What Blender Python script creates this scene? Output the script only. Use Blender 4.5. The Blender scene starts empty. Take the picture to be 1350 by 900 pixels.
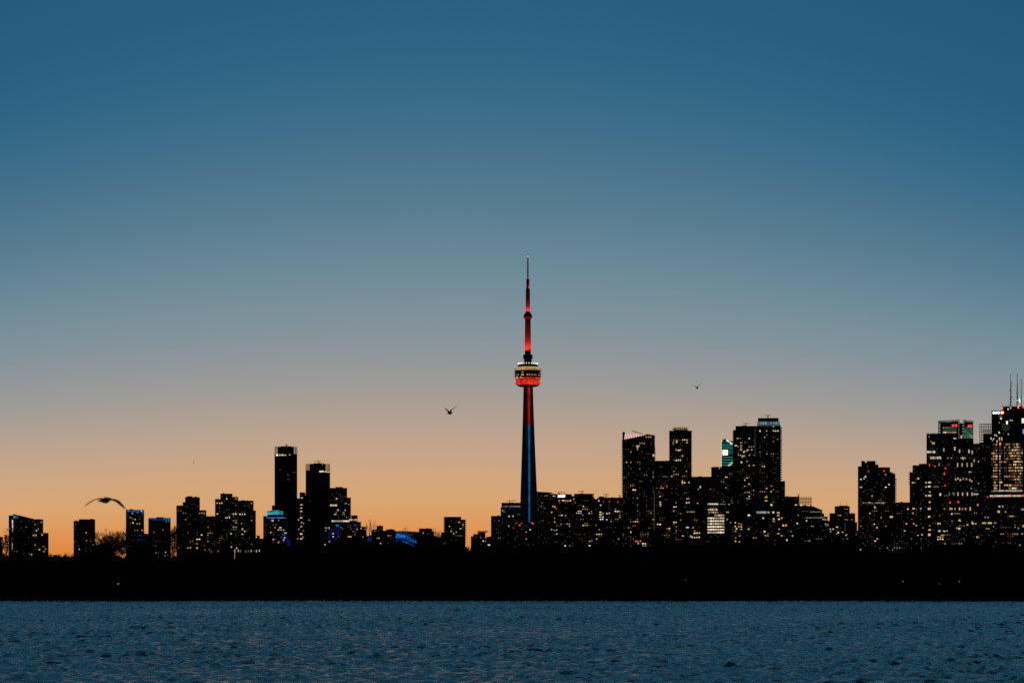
import bpy, bmesh, math, random
import numpy as np
from mathutils import Vector

random.seed(7); rng = np.random.default_rng(7)
F = 3915.0          # focal length in pixels of a 1350 px wide frame
HY = 761.0          # horizon row
EYE = 5.0
R = math.radians
sc = bpy.context.scene
COL = sc.collection

def wx(px, D): return (px - 675.0) / F * D
def wz(py, D): return EYE + (HY - py) / F * D
def lin(c):
    return tuple(((v/255)/12.92 if v/255 <= .04045 else ((v/255+.055)/1.055)**2.4) for v in c) + (1.0,)

# ------------------------------------------------------------------ materials
def mat(name, base, rough=.7, metal=0.0, spec=.5):
    m = bpy.data.materials.new(name); m.use_nodes = True
    b = m.node_tree.nodes['Principled BSDF']
    b.inputs['Base Color'].default_value = (*base, 1); b.inputs['Roughness'].default_value = rough
    b.inputs['Metallic'].default_value = metal; b.inputs['Specular IOR Level'].default_value = spec
    return m

def facade(name, wall, glass, bay=3.4, floor=3.2, band=.35, wr=.85):
    """wall with rows of unlit glazing, laid out in metres on the building itself"""
    m = mat(name, wall, wr)
    nt = m.node_tree; N = nt.nodes; L = nt.links; b = N['Principled BSDF']
    tc = N.new('ShaderNodeTexCoord'); sep = N.new('ShaderNodeSeparateXYZ'); L.new(tc.outputs['Object'], sep.inputs[0])
    def fr(src, size, thr):
        d = N.new('ShaderNodeMath'); d.operation = 'DIVIDE'; L.new(src, d.inputs[0]); d.inputs[1].default_value = size
        f = N.new('ShaderNodeMath'); f.operation = 'FRACT'; L.new(d.outputs[0], f.inputs[0])
        g = N.new('ShaderNodeMath'); g.operation = 'GREATER_THAN'; L.new(f.outputs[0], g.inputs[0]); g.inputs[1].default_value = thr
        return g.outputs[0]
    ad = N.new('ShaderNodeMath'); ad.operation = 'ADD'; L.new(sep.outputs[0], ad.inputs[0]); L.new(sep.outputs[1], ad.inputs[1])
    mu = N.new('ShaderNodeMath'); mu.operation = 'MULTIPLY'
    L.new(fr(ad.outputs[0], bay, .18), mu.inputs[0]); L.new(fr(sep.outputs[2], floor, band), mu.inputs[1])
    nz = N.new('ShaderNodeTexNoise'); nz.inputs['Scale'].default_value = .06; L.new(tc.outputs['Object'], nz.inputs['Vector'])
    wm = N.new('ShaderNodeMix'); wm.data_type = 'RGBA'; L.new(nz.outputs[0], wm.inputs[0])
    wm.inputs[6].default_value = (*[c*.7 for c in wall], 1); wm.inputs[7].default_value = (*[c*1.25 for c in wall], 1)
    mx = N.new('ShaderNodeMix'); mx.data_type = 'RGBA'; L.new(mu.outputs[0], mx.inputs[0])
    L.new(wm.outputs[2], mx.inputs[6]); mx.inputs[7].default_value = (*glass, 1)
    L.new(mx.outputs[2], b.inputs['Base Color'])
    rr = N.new('ShaderNodeMapRange'); L.new(mu.outputs[0], rr.inputs[0]); rr.inputs[3].default_value = wr; rr.inputs[4].default_value = .22
    L.new(rr.outputs[0], b.inputs['Roughness'])
    return m

FAC = {
 'navy':  facade('dark_blue_curtain_glass', (.05,.06,.08), (.012,.02,.035), 1.6, 3.4, .28),
 'glass': facade('dark_green_curtain_glass', (.05,.06,.06), (.012,.022,.024), 2.2, 3.8, .25),
 'conc':  facade('weathered_concrete_facade', (.22,.2,.17), (.02,.022,.025), 3.4, 3.1, .4),
 'tan':   facade('tan_concrete_facade', (.46,.36,.27), (.05,.045,.045), 3.4, 3.1, .5),
 'brick': facade('brown_brick_facade', (.16,.1,.075), (.02,.02,.022), 3.2, 3.0, .42),
 'dark':  facade('dark_panel_facade', (.09,.09,.09), (.015,.018,.022), 3.0, 3.3, .35),
}
M_ROOF = mat('roof_gravel', (.07,.07,.07), .95)
M_METAL = mat('dark_painted_steel', (.06,.06,.065), .55, .5)
M_SLAB = mat('balcony_concrete', (.14,.13,.12), .9)
M_CONC = mat('tower_concrete', (.36,.29,.23), .85)
M_DARKP = mat('dark_pod_cladding', (.05,.05,.055), .4)
M_BARK = mat('winter_bark', (.07,.05,.04), .95, spec=.2)
M_BRUSH = mat('evergreen_scrub', (.02,.028,.015), .95, spec=.1)

EM = {}
def em(col, s):
    k = (tuple(round(c,3) for c in col), round(s,3))
    if k not in EM:
        m = bpy.data.materials.new('lit_glow'); m.use_nodes = True
        b = m.node_tree.nodes['Principled BSDF']; b.inputs['Base Color'].default_value = (.03,.03,.03,1)
        b.inputs['Emission Color'].default_value = (*col,1); b.inputs['Emission Strength'].default_value = s
        m.cycles.emission_sampling = 'NONE'
        EM[k] = m
    return EM[k]
AMB=(1,.60,.25); WARM=(1,.74,.42); WHITE=(1,.86,.66); COOL=(.75,.87,1); GRN=(.72,1,.68); ORG=(1,.34,.12)
RED=(1,.05,.035); BLUE=(.03,.3,1); TEAL=(.05,.75,.75); DBLUE=(.03,.1,1); YEL=(1,.75,.12)
YLW=(1,.72,.3)
PAL = {'warm':[AMB,AMB,AMB,YLW,YLW,WARM,WARM,WARM,WHITE,ORG], 'res':[AMB,AMB,YLW,WARM,WARM,WARM,YLW,WHITE,COOL,ORG],
       'office':[WARM,WHITE,WHITE,GRN,COOL], 'dense':[AMB,AMB,AMB,WARM,WARM,ORG], 'cool':[WHITE,COOL,GRN,WARM,COOL]}

# ------------------------------------------------------------------ mesh helpers
def link(name, me, m, parent=None, loc=(0,0,0), rot=(0,0,0)):
    o = bpy.data.objects.new(name, me); COL.objects.link(o)
    if m is not None and not me.materials: me.materials.append(m)
    o.parent = parent; o.location = loc; o.rotation_euler = rot
    return o
def tag(o, label=None, cat=None, group=None, kind=None):
    if label: o['label'] = label
    if cat: o['category'] = cat
    if group: o['group'] = group
    if kind: o['kind'] = kind
    return o
def empty(name, loc, rz=0):
    o = bpy.data.objects.new(name, None); COL.objects.link(o); o.location = loc; o.rotation_euler = (0,0,rz); o.empty_display_size = 3
    return o
class MB:
    def __init__(s): s.v=[]; s.f=[]
    def box(s, x0,x1,y0,y1,z0,z1, zr=None):
        zr = z1 if zr is None else zr; n=len(s.v)
        s.v += [(x0,y0,z0),(x1,y0,z0),(x1,y1,z0),(x0,y1,z0),(x0,y0,z1),(x1,y0,zr),(x1,y1,zr),(x0,y1,z1)]
        s.f += [tuple(n+i for i in q) for q in ((3,2,1,0),(4,5,6,7),(0,1,5,4),(1,2,6,5),(2,3,7,6),(3,0,4,7))]
    def bar(s, a, b, r0, r1=None, n=4):
        r1 = r0 if r1 is None else r1
        a=Vector(a); b=Vector(b); d=(b-a).normalized(); u=d.orthogonal().normalized(); w=d.cross(u); k=len(s.v)
        for p,r in ((a,r0),(b,r1)):
            for i in range(n):
                t=2*math.pi*i/n+math.pi/4; s.v.append(tuple(p+u*(r*math.cos(t))+w*(r*math.sin(t))))
        for i in range(n): j=(i+1)%n; s.f.append((k+i,k+j,k+n+j,k+n+i))
        s.f.append(tuple(k+i for i in reversed(range(n)))); s.f.append(tuple(k+n+i for i in range(n)))
    def lathe(s, prof, n=48, cx=0, cy=0):
        k=len(s.v)
        for r,z in prof:
            for i in range(n):
                t=2*math.pi*i/n; s.v.append((cx+r*math.cos(t),cy+r*math.sin(t),z))
        for j in range(len(prof)-1):
            for i in range(n):
                a=k+j*n+i; b=k+j*n+(i+1)%n; s.f.append((a,b,b+n,a+n))
        s.f.append(tuple(k+i for i in reversed(range(n)))); s.f.append(tuple(k+(len(prof)-1)*n+i for i in range(n)))
    def mesh(s, name='m', smooth=False):
        me=bpy.data.meshes.new(name); me.from_pydata(s.v,[],s.f); me.update()
        if smooth: me.polygons.foreach_set('use_smooth',[True]*len(me.polygons))
        return me
def np_mesh(name, V, Q, smooth=False):
    me = bpy.data.meshes.new(name); k = Q.shape[1]
    me.vertices.add(len(V)); me.vertices.foreach_set('co', V.astype(np.float32).ravel())
    me.loops.add(Q.size); me.loops.foreach_set('vertex_index', Q.astype(np.int32).ravel())
    me.polygons.add(len(Q)); me.polygons.foreach_set('loop_start', np.arange(0,Q.size,k,dtype=np.int32))
    me.update(calc_edges=True)
    if smooth: me.polygons.foreach_set('use_smooth', np.ones(len(Q),dtype=bool))
    return me
_panes={}
def pane(w,h,m,t=.3):
    k=(round(w,2),round(h,2),m.name,t)
    if k not in _panes:
        b=MB(); b.box(-w/2,w/2,-t/2,t/2,-h/2,h/2); me=b.mesh('pane'); me.materials.append(m); _panes[k]=me
    return _panes[k]

# ------------------------------------------------------------------ buildings
SPECS=[]
def B(name, cat, label, D, secs, fac='dark', th=0, p=.1, pal='res', ratio=.8, ex=(), zones=None, lum=1.0, low=724, floor=3.2, bay=3.4, tall=False, group='towers and blocks of the lit city skyline', ids=None):
    SPECS.append(dict(name=name,cat=cat,label=label,D=D,secs=[s if len(s)>3 else (*s,0) for s in secs],fac=fac,th=th,p=p,pal=pal,ratio=ratio,ex=ex,zones=zones,lum=lum,low=low,tall=tall,floor=floor,bay=bay,group=group))
def ytop(s, px):
    y=s[2]
    if isinstance(y,tuple): return y[0]+(y[1]-y[0])*(px-s[0])/(s[1]-s[0])
    return y
def hidden(px,py,D):
    for S in SPECS:
        if S['D']<D-1:
            for s in S['secs']:
                if s[0]-.3<=px<=s[1]+.3 and py>ytop(s,px)-.5: return True
    return False

def build(S):
    D=S['D']; P0=min(s[0] for s in S['secs']); P1=max(s[1] for s in S['secs'])
    pc=(P0+P1)/2; X=wx(pc,D); al=math.atan2(X,D); sc_=D/F*math.cos(al)
    th=R(S['th']); W=(P1-P0)*sc_; ct,st=math.cos(th),abs(math.sin(th))
    ratio=S['ratio']; w=W/(ct+ratio*st); d=ratio*w
    if d>60: d=60.0; w=(W-d*st)/ct
    dep=(d*ct+w*st)/2
    g=1.0
    root=empty(S['name'],(X+math.sin(al)*dep,D+dep*math.cos(al),g),th-al)
    tag(root,S['label'],S['cat'],S['group'])
    side=d*st/sc_        # pixels taken by the side face
    if th>0: fa,fb=P0+side,P1
    elif th<0: fa,fb=P0,P1-side
    else: fa,fb=P0,P1
    def lx(px): return (px-fa)/(fb-fa)*w-w/2
    def place(px,off=0.0):
        """local point on the visible skin and its turn"""
        px=min(max(px,P0+.4),P1-.4)
        if px<fa: t=(fa-px)/side; return (-w/2-off, -d/2+t*d), -math.pi/2
        if px>fb: t=(px-fb)/side; return (w/2+off, -d/2+t*d), math.pi/2
        return (lx(px), -d/2-off), 0.0
    m=FAC[S['fac']]; b=MB()
    lo,hi=P0,P1
    def cl(px):
        if px<=P0+.01: return -w/2
        if px>=P1-.01: return w/2
        return min(w/2,max(-w/2,lx(px) if th==0 else -w/2+(px-P0)/(P1-P0)*w))
    for s in S['secs']:
        y=s[2]; zl,zr=(wz(y[0],D),wz(y[1],D)) if isinstance(y,tuple) else (wz(y,D),)*2
        b.box(cl(s[0]),cl(s[1]),-d/2+s[3],d/2,-1.5,zl-g,zr-g)
    body=link('facade',b.mesh(),m,root)
    # parapets, plant rooms and small roof gear
    r2=random.Random(len(S['label'])*31+int(D))
    for s in S['secs']:
        if isinstance(s[2],tuple) or s[1]-s[0]<7: continue
        z=wz(s[2],D)-g; a,c=cl(s[0]),cl(s[1])
        for k in range(r2.randint(1,3)):
            u=a+(c-a)*r2.uniform(.15,.75); ww=r2.uniform(.06,.18)*(c-a)
            rp=MB(); rp.box(u,min(u+ww,c-1),-d/4+k*.3,d/6,z-.05,z+r2.uniform(.5,1.3)); link('roof_plant',rp.mesh(),M_ROOF,root)
    rnd=random.Random(int(P0*7+P1*13+D))
    nwin=0; extra=MB(); extram=None
    def window(px,py,wm,hm,col,st_,name='window'):
        nonlocal nwin
        (x,y),rz=place(px,.12); nwin+=1
        mm=em(col,st_)
        o=link(name,pane(wm,hm,mm),mm,root,(x,y,wz(py,D)-g),(0,0,rz)); return o
    # random lit rooms
    zones=S['zones'] if S['zones'] is not None else [(P0,P1,0,S['low'],S['p'],S['pal'])]
    cells=[]
    for (zx0,zx1,zy0,zy1,p,pal) in zones:
        fl=S['floor']/sc_; by=S['bay']/sc_
        nb=max(1,int((min(zx1,P1)-max(zx0,P0)-1.2)/by)); x0=max(zx0,P0)+.6+ ((min(zx1,P1)-max(zx0,P0)-1.2)-nb*by)/2
        colb=[rnd.choice((.35,.7,1,1,1.3,2.0)) for _ in range(nb)]
        z0=max(zy0,min(min(s[2]) if isinstance(s[2],tuple) else s[2] for s in S['secs'])+2)
        nf=int((zy1-z0)/fl)
        for i in range(nf):
            py=z0+(i+.6)*fl; run=0; fb_=rnd.choice((.5,.8,1,1,1.2,1.8))
            for j in range(nb):
                px=x0+(j+.5)*by
                if not any(s[0]+.6<px<s[1]-.6 and py>ytop(s,px)+1.4 for s in S['secs']): continue
                if run>0: run-=1; lit=True
                else:
                    lit=rnd.random()<p*colb[j]*fb_*(.8 if p>.5 else .55)
                    if lit: run=rnd.choice((0,0,0,0,0,1,1,2)); c=rnd.choice(PAL[pal]); s_=rnd.choice((.08,.12,.18,.25,.3,.45,.6,.8,1.2,1.8))
                if lit and not hidden(px,py,D): cells.append((px,py,c,s_*S['lum']*.68))
                elif not lit and rnd.random()<.14 and p>.02 and not hidden(px,py,D):
                    cells.append((px,py,rnd.choice((COOL,WHITE,AMB,WARM)),.035))
    cells.sort(key=lambda c:-c[3]); 
    for k,(px,py,c,s_) in enumerate(cells[:96]):
        window(px+rnd.uniform(-.25,.25),py+rnd.uniform(-.25,.25),rnd.choice((1.4,1.8,2.2)) if not S['tall'] else 1.5,rnd.choice((1.5,1.8)) if not S['tall'] else 2.7,c,round(s_,3))
    if len(cells)>96:
        groups={}
        V=MB(); mats=[]; idx=[]
        for (px,py,c,s_) in cells[96:]:
            (x,y),rz=place(px,.12); z=wz(py,D)-g; mm=em(c,round(s_,3))
            if mm not in mats: mats.append(mm)
            hw_,hh_=(.75,1.35) if S['tall'] else (.95,.8)
            if rz==0: V.box(x-hw_,x+hw_,y-.15,y+.15,z-hh_,z+hh_)
            else: V.box(x-.15,x+.15,y-hw_,y+hw_,z-.8,z+.8)
            idx+= [mats.index(mm)]*6
        me=V.mesh()
        for q in mats: me.materials.append(q)
        me.polygons.foreach_set('material_index',idx)
        o=link('window',me,None,root); o['kind']='stuff'
    for e in S['ex']:
        k=e[0]
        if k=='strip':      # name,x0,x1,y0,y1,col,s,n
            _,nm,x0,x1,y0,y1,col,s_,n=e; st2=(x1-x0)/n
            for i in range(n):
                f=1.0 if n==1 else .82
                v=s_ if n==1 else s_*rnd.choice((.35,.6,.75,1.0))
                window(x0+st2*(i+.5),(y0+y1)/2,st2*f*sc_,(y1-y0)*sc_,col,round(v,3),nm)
        elif k=='win':
            k1,k2=(.82,.5) if len(e)<3 else (.74,.7)
            for (px,py,ww,hh,col,s_) in e[1]: window(px,py,ww*sc_*k1,hh*sc_*k1,(AMB if col is WARM and rnd.random()<.35 else col),round(s_*k2,3),e[2] if len(e)>2 else 'window')
        elif k=='balc':     # side,y0,y1,step,out
            sd,y0,y1,stp,out=e[1:6]; y=y0; me=None; o_=out*sc_; xe=(-w/2 if sd=='L' else w/2) if len(e)<7 else cl(e[6])
            while y<y1:
                if me is None:
                    q=MB(); q.box(-o_,0,-d/2,d/4,-.35,.35) if sd=='L' else q.box(0,o_,-d/2,d/4,-.35,.35)
                    me=q.mesh(); me.materials.append(M_SLAB)
                link('balcony',me,M_SLAB,root,(xe,0,wz(y,D)-g)); y+=stp
        elif k=='crane':    # px, y roof, y jib, x0, x1
            _,px,yr,yj,x0,x1=e; q=MB(); zr=wz(yr,D)-g; zj=wz(yj,D)-g; x=cl(px)
            q.bar((x,-d/4,zr-.5),(x,-d/4,zj+.4),.55); q.bar((cl(x0) if th else lx(x0),-d/4,zj),(cl(x1) if th else lx(x1),-d/4,zj+.3),.42)
            q.box(x-1.2,x+1.2,-d/4-1,-d/4+1,zr-.2,zr+1.0)
            link('roof_crane',q.mesh(),M_METAL,root)
        elif k=='mast':     # px,y0(top),y1,r m
            _,px,y0,y1,r_=e; q=MB(); q.bar((cl(px),0,wz(y1,D)-g-1),(cl(px),0,wz(y0,D)-g),r_,r_*.5,6)
            link('antenna',q.mesh(),M_METAL,root)
        elif k=='frame':    # open screen of posts and rails x0,x1,y0,y1,nx,nz,r
            _,nm,x0,x1,y0,y1,nx,nz,r_=e; q=MB(); a,c=(cl(x0),cl(x1)); za,zb=wz(y1,D)-g,wz(y0,D)-g
            for yy in (-d/2+.4,d/2-.4):
                for i in range(nx+1): x=a+(c-a)*i/nx; x=min(max(x,a+r_),c-r_); q.bar((x,yy,za-.3),(x,yy,zb),r_)
                for i in range(nz+1): z=za+(zb-za)*i/nz; q.bar((a,yy,z),(c,yy,z),r_*.8)
            for x in (a+r_,c-r_):
                for i in range(nz+1): z=za+(zb-za)*i/nz; q.bar((x,-d/2,z),(x,d/2,z),r_*.8)
            link(nm,q.mesh(),M_METAL,root)
        elif k=='core':     # set back roof block x0,x1,y(top),y(bottom)
            _,x0,x1,y0,y1=e; q=MB(); q.box(cl(x0),cl(x1),-d/2+2.5,d/2-2.5,wz(y1,D)-g-.5,wz(y0,D)-g)
            link('penthouse',q.mesh(),M_ROOF,root)
        elif k=='ring':     # lit round roof ring
            _,px,y0,y1,hw,col,s_=e; q=MB(); r_=hw*sc_; z0,z1=wz(y1,D)-g,wz(y0,D)-g; n=40
            q.lathe([(r_*.82,z0),(r_,z0+.6),(r_,z1),(r_*.86,z1)],n,cl(px),0)
            link('roof_ring',q.mesh(),em(col,s_),root)
        elif k=='call': e[1](root,dict(D=D,w=w,d=d,sc=sc_,g=g,cl=cl,lx=lx,place=place))
    return root

# ---- the skyline, left to right (columns and rows measured on the photograph, distance in metres)
def row(x0,x1,y,n,col,s,w=.9,h=1.1,seed=1,p=1):
    r=random.Random(seed); return [(x0+(x1-x0)*(i+.5)/n,y,w,h,col if not isinstance(col,list) else r.choice(col),round(s*r.choice((.4,.7,1,1.3)),3)) for i in range(n) if r.random()<p]
N5='towers and blocks of the lit city skyline'
B('low_block','building','low dark block at the far left edge behind bare branches',4300,[(-14,3.5,707)],p=.08,pal='cool',low=716,ex=[('win',[(2,712.5,1,1,WHITE,1.2)])])
B('apartment_tower','tower','slanted-roof apartment tower with blue-lit corners, leftmost tall one',4200,
  [(11.5,17,679),(17,45,(677,683.5),1.5),(45,57,684),(57,64,702)],'conc',p=.035,low=734,pal='res',
  ex=[('strip','glow_strip',16,17.1,685,701,WHITE,1.1,1),('strip','glow_strip',15.7,16.6,707.5,724,WARM,.6,1),
      ('win',[(19,681,3.5,5,(.1,.5,1),.55),(22.5,681,3.2,5,BLUE,.35),(54,688,3,4,BLUE,.32),(55,687.6,1.2,1.4,(.2,.6,1),1.2)],'blue_light'),
      ('win',[(46,691,1.2,3,WARM,.5),(48,699,2,1.6,AMB,2),(50.5,697,1.2,1.2,AMB,1),(55.6,704.5,1.4,2.4,WHITE,1.4),(46.5,718,2.5,2,AMB,.8),(52,724,2.8,1.4,WARM,1.6),(57.5,720,3,1,WARM,.8),(58,726.5,3,1,WHITE,.8),(41.5,730.5,2.2,1.8,AMB,1.3),(39,730.5,1.2,1,AMB,.8),(34.5,694.5,1.2,1.2,WARM,.6),(13.2,696.5,1.2,1.2,AMB,1.2)])])
B('apartment_tower','tower','plain slab tower standing alone left of the bare tree',4100,[(97,104,686.2),(104,125.5,684)],'conc',p=.05,low=732,lum=.55,
  ex=[('win',[(113.7,702,2,2.4,AMB,1.6),(114,712,2,1.4,WARM,.8),(104.5,723.5,1.2,1.6,WHITE,1.5),(97.2,714,1,1.4,ORG,1.2)])])
B('low_block','building','low flat block at the foot of the bare tree, faint greenish lights',3900,[(121,131,717),(131,148.3,715.8)],p=.02,low=726,ex=[('win',[(122.8,717.6,2.2,1.4,GRN,.9),(127.5,717.8,2,1.2,GRN,.5),(131.3,717.8,1,1.2,GRN,.3)])])
B('apartment_tower','tower','slim tower with bright blue crown and blue bands at its foot',4300,[(166,190,671.5)],'dark',p=.13,low=732,lum=.8,
  ex=[('strip','blue_light',167,189.5,672,674.6,BLUE,.4,8),('win',[(169,673.5,2.4,2.2,(.1,.55,1),1.4),(174.6,676.4,1.8,1.4,(.4,.6,1),1.4),(183,673,1.3,1.3,COOL,1.4),(186.5,672.9,2,1.6,COOL,1.6),(188,676,1.6,1.6,BLUE,.7)],'blue_light'),('win',[(175.3,688.8,1.5,1.8,WHITE,2.4),(174.2,729.6,1.8,1.8,AMB,2),(178.5,716.6,1.4,1.4,GRN,.9),(172,682,4.2,1,WARM,.7)])])
B('link_building','building','low building with two horizontal blue light bands between blue-crowned towers',4000,[(174,195.5,703)],p=.05,low=728,
  ex=[('strip','blue_light',174,187,704.4,706.4,BLUE,.75,5),('strip','blue_light',190,195.4,705,706.2,BLUE,.15,2),('strip','blue_light',174.5,187.5,710,712,BLUE,.75,5),('win',[(191,711,1.4,1.6,BLUE,.5)],'blue_light')])
B('apartment_tower','tower','squat tower with dim blue crown, right of the slim blue-crowned one',4200,[(195.5,225,(682.4,682.2))],'dark',p=.035,low=736,lum=.5,
  ex=[('strip','blue_light',196,224.6,682.6,685.4,BLUE,.28,9),('win',[(219,687,2.5,3.2,BLUE,.4),(222.5,686.3,2,3.4,BLUE,.5)],'blue_light'),('win',[(203,701,2,1.6,WARM,.6),(218.3,727.5,1.8,1.6,WHITE,.9),(217.5,732,2.6,1.2,WHITE,.3)]),('core',206,216,681.2,683)])
B('apartment_tower','tower','stepped apartment block with raised centre, right of the dim blue crown',4400,[(232.5,241,666),(241,244,661.5),(244,263.5,655),(263.5,272,672.3)],'conc',p=.17,low=723,pal='warm',ex=[('core',246,254,653.6,655)])
B('apartment_block','tower','lower dark block wedged between two stepped apartment towers at left',4700,[(271,286,680)],'brick',p=.13,low=722,lum=.6)
B('apartment_tower','tower','wide stepped apartment tower with narrow raised crown, third cluster from left',4350,[(283.5,290.5,657.5),(290.5,306.5,650.3),(306.5,314,654.8,2)],'conc',p=.15,low=722,pal='res',
  ex=[('win',[(302.5,682,1.6,1.2,WHITE,2.4),(298.5,682,3.6,1.4,AMB,1.8)])])
B('apartment_tower','tower','flat-topped dark tower touching the right side of the wide stepped tower',4450,[(314,334.3,659.5),(334.3,337.3,672.5)],'brick',p=.14,low=722,pal='warm',ex=[('win',[(318.5,689.5,1.2,1.2,WARM,1.4),(319.5,697,2.2,3,AMB,1.2),(319.5,703.8,3,1.4,AMB,1.5)])])
B('low_block','building','small low block in the orange gap left of the teal-crowned hotel',4100,[(336,342.5,705.5),(342.5,350,709.5)],p=.12,low=720,ex=[('win',[(338,707.6,1.6,1.6,COOL,2)])])
B('terminal_shed','building','long low shed with a row of tall pale lit windows above the trees',3300,[(262,346,(719.5,719))],p=.0,low=720,
  ex=[('win',[(309.6,726,1.3,6,WARM,.9),(309.3,733,1.1,8,WARM,.55),(314.2,725.5,1.3,3.6,AMB,1.4),(317,725.8,1.1,4,AMB,.5),(324.2,726.4,1.2,3.6,WARM,.45),(327.5,726,1,3,WARM,.35),(331.2,725.8,1.2,3.6,WHITE,.9),(335,725.6,.9,2.4,WARM,.2),(338.2,726,1.2,3.6,WHITE,1.1),(342,725.4,1.2,3,WHITE,1.2),(250+20,724.4,1.6,2,ORG,.7),(276,724,2,3,ORG,.3),(278.6,727,1.2,4,WARM,.3),(287.5,726,1.6,3,WHITE,.3),(305,720.6,1.8,2,WHITE,1.2),(312,722,1.5,1.8,WHITE,1.8)])])
B('glass_tower','tower','tallest dark blue tower of the left half with glass crown and lit band',4600,[(362,391.8,598)],'navy',th=0,ratio=.9,p=.012,low=700,lum=.25,floor=3.6,
  ex=[('core',366.5,387,588.8,598),('frame','crown_screen',362,391.8,588.6,598.2,14,5,.32),('core',370,384,587.8,589),('crane',377.6,588,585.9,375.8,380),
      ('win',[(365.2,599.6,3,3,WHITE,2.4),(368.9,599.6,3,2.2,WARM,1.2),(372.4,599.4,3.2,2.4,WARM,1.6),(376,599.7,3.2,2,WARM,.9),(381.9,599.2,1.7,1.7,WHITE,1.1),(369,619,2,1.8,GRN,.12),(387.5,622.2,5,1,WARM,.12),(379.6,625.6,2.6,2,WARM,.16),(380,631.6,3.6,1.2,WARM,.14)])])
B('low_block','tower','narrow shoulder tower pressed against the left side of the tallest dark tower',4900,[(358.5,367,665.8)],p=.03,lum=.4)
B('hotel_tower','hotel','hotel block with teal glowing crown and blue dots under its roof',3900,[(347,353,679.8,2),(353,372.5,678),(372.5,377,680,2)],'dark',p=.12,low=716,pal='warm',
  ex=[('call',lambda r,g: link('lit_crown',(lambda q:(q.box(g['cl'](351.8),g['cl'](373),-g['d']/2+3,g['d']/2-3,wz(679.2,3900)-1,wz(673,3900)-1),q.box(g['cl'](357),g['cl'](368),-g['d']/2+4,g['d']/2-4,wz(673,3900)-1,wz(672,3900)-1),q.mesh())[-1])(MB()),CROWN_TEAL,r)),
      ('strip','blue_light',350.5,377,681.4,682.9,(.1,.25,1),.8,9),('win',[(359.5,685.8,3.6,2.4,AMB,1.5),(369.6,695,3.4,1.8,AMB,1.8),(362.4,695,1.8,1.4,AMB,1),(379.5,702,3.4,1.8,WARM,1.3),(375.3,708.4,2,2,COOL,1.2)]),
      ('strip','blue_light',371.3,376.6,700,713,DBLUE,.06,1)])
B('dark_block','building','narrow dark block with faint blue glow right of the teal-crowned hotel',4000,[(377,384,690)],p=.02,lum=.4,ex=[('strip','blue_light',379,382,711,719,DBLUE,.09,1),('strip','blue_light',377.5,379,705,715,DBLUE,.05,1)])
B('apartment_tower','tower','slim block between the two dark glass-crowned towers, one bright window column',4700,[(391.5,395,656.5),(395,402.6,648.8),(402.6,406,652)],'dark',p=.03,low=712,
  ex=[('win',[(394.5,655.8,3,1.6,WHITE,.7),(398,655.8,3,1.6,WHITE,1),(397.3,665,4,1.6,AMB,1.3),(397,669.3,2.8,1.6,WARM,1.4),(397,673.7,3,1.6,WARM,1.4),(396.8,677.7,1.6,1,AMB,.5),(396.9,682,3.4,1.7,WHITE,1.5),(393.4,684.8,1.8,1.6,WHITE,1.2),(397.6,688.3,2,1.8,WARM,1.2),(397,693.6,3,2.2,AMB,.9),(393.9,697,1.8,1.8,WARM,1),(399.8,699,2,1.4,COOL,.4),(397.2,703.3,3.6,2.2,AMB,1.8),(399.6,707.5,2.2,1.4,COOL,.5),(392.2,709.6,2.2,1.8,AMB,1),(397.2,709.7,3.6,2,AMB,1.5)])])
B('glass_tower','tower','second tall dark tower with glass crown, lit band at its right end',4400,[(403,435.2,619.5)],'navy',ratio=.9,p=.008,low=690,lum=.25,floor=3.6,
  ex=[('core',408,429,611,619.5),('frame','crown_screen',403,435.2,611.4,619.7,16,4,.32),('core',413,427,610.2,611.6),('crane',420.5,610.4,607.8,414,424),
      ('win',[(422.5,621.2,3.6,2.5,WHITE,1.8),(425.6,621,2,2.6,WHITE,2.4),(429.4,621.4,2.4,2.2,WHITE,2),(433,621.6,3.6,2.2,WARM,1.4),(425,612,1.6,1.6,WHITE,.5),(407.5,685,2.6,1.8,WHITE,.35),(408.5,660,1.4,1.2,COOL,.12)])])
B('office_tower','tower','stepped office tower behind the second dark tower, red beacons on roof',4800,[(435.2,457.6,642.8),(457.6,462.6,655.5)],'glass',p=.05,low=690,pal='office',
  ex=[('core',442,452,641.4,643),('strip','window',434.8,444.6,664.6,666.8,WARM,1.0,3),('win',[(442.5,642.4,1.2,1.2,RED,1),(447,642.4,1.2,1.2,RED,1)],'warning_light'),('win',[(445.5,672,2,2,WHITE,1.3),(455,672.3,1.5,2,WHITE,1.3),(453,675,2,1.6,WARM,.8),(441.8,677.6,3.4,1.6,WHITE,.9),(456,663.2,3,1.4,WARM,.7),(450.5,660,1.6,1,WARM,.2),(457,681.5,1.5,1.4,WHITE,.6)])])
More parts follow.
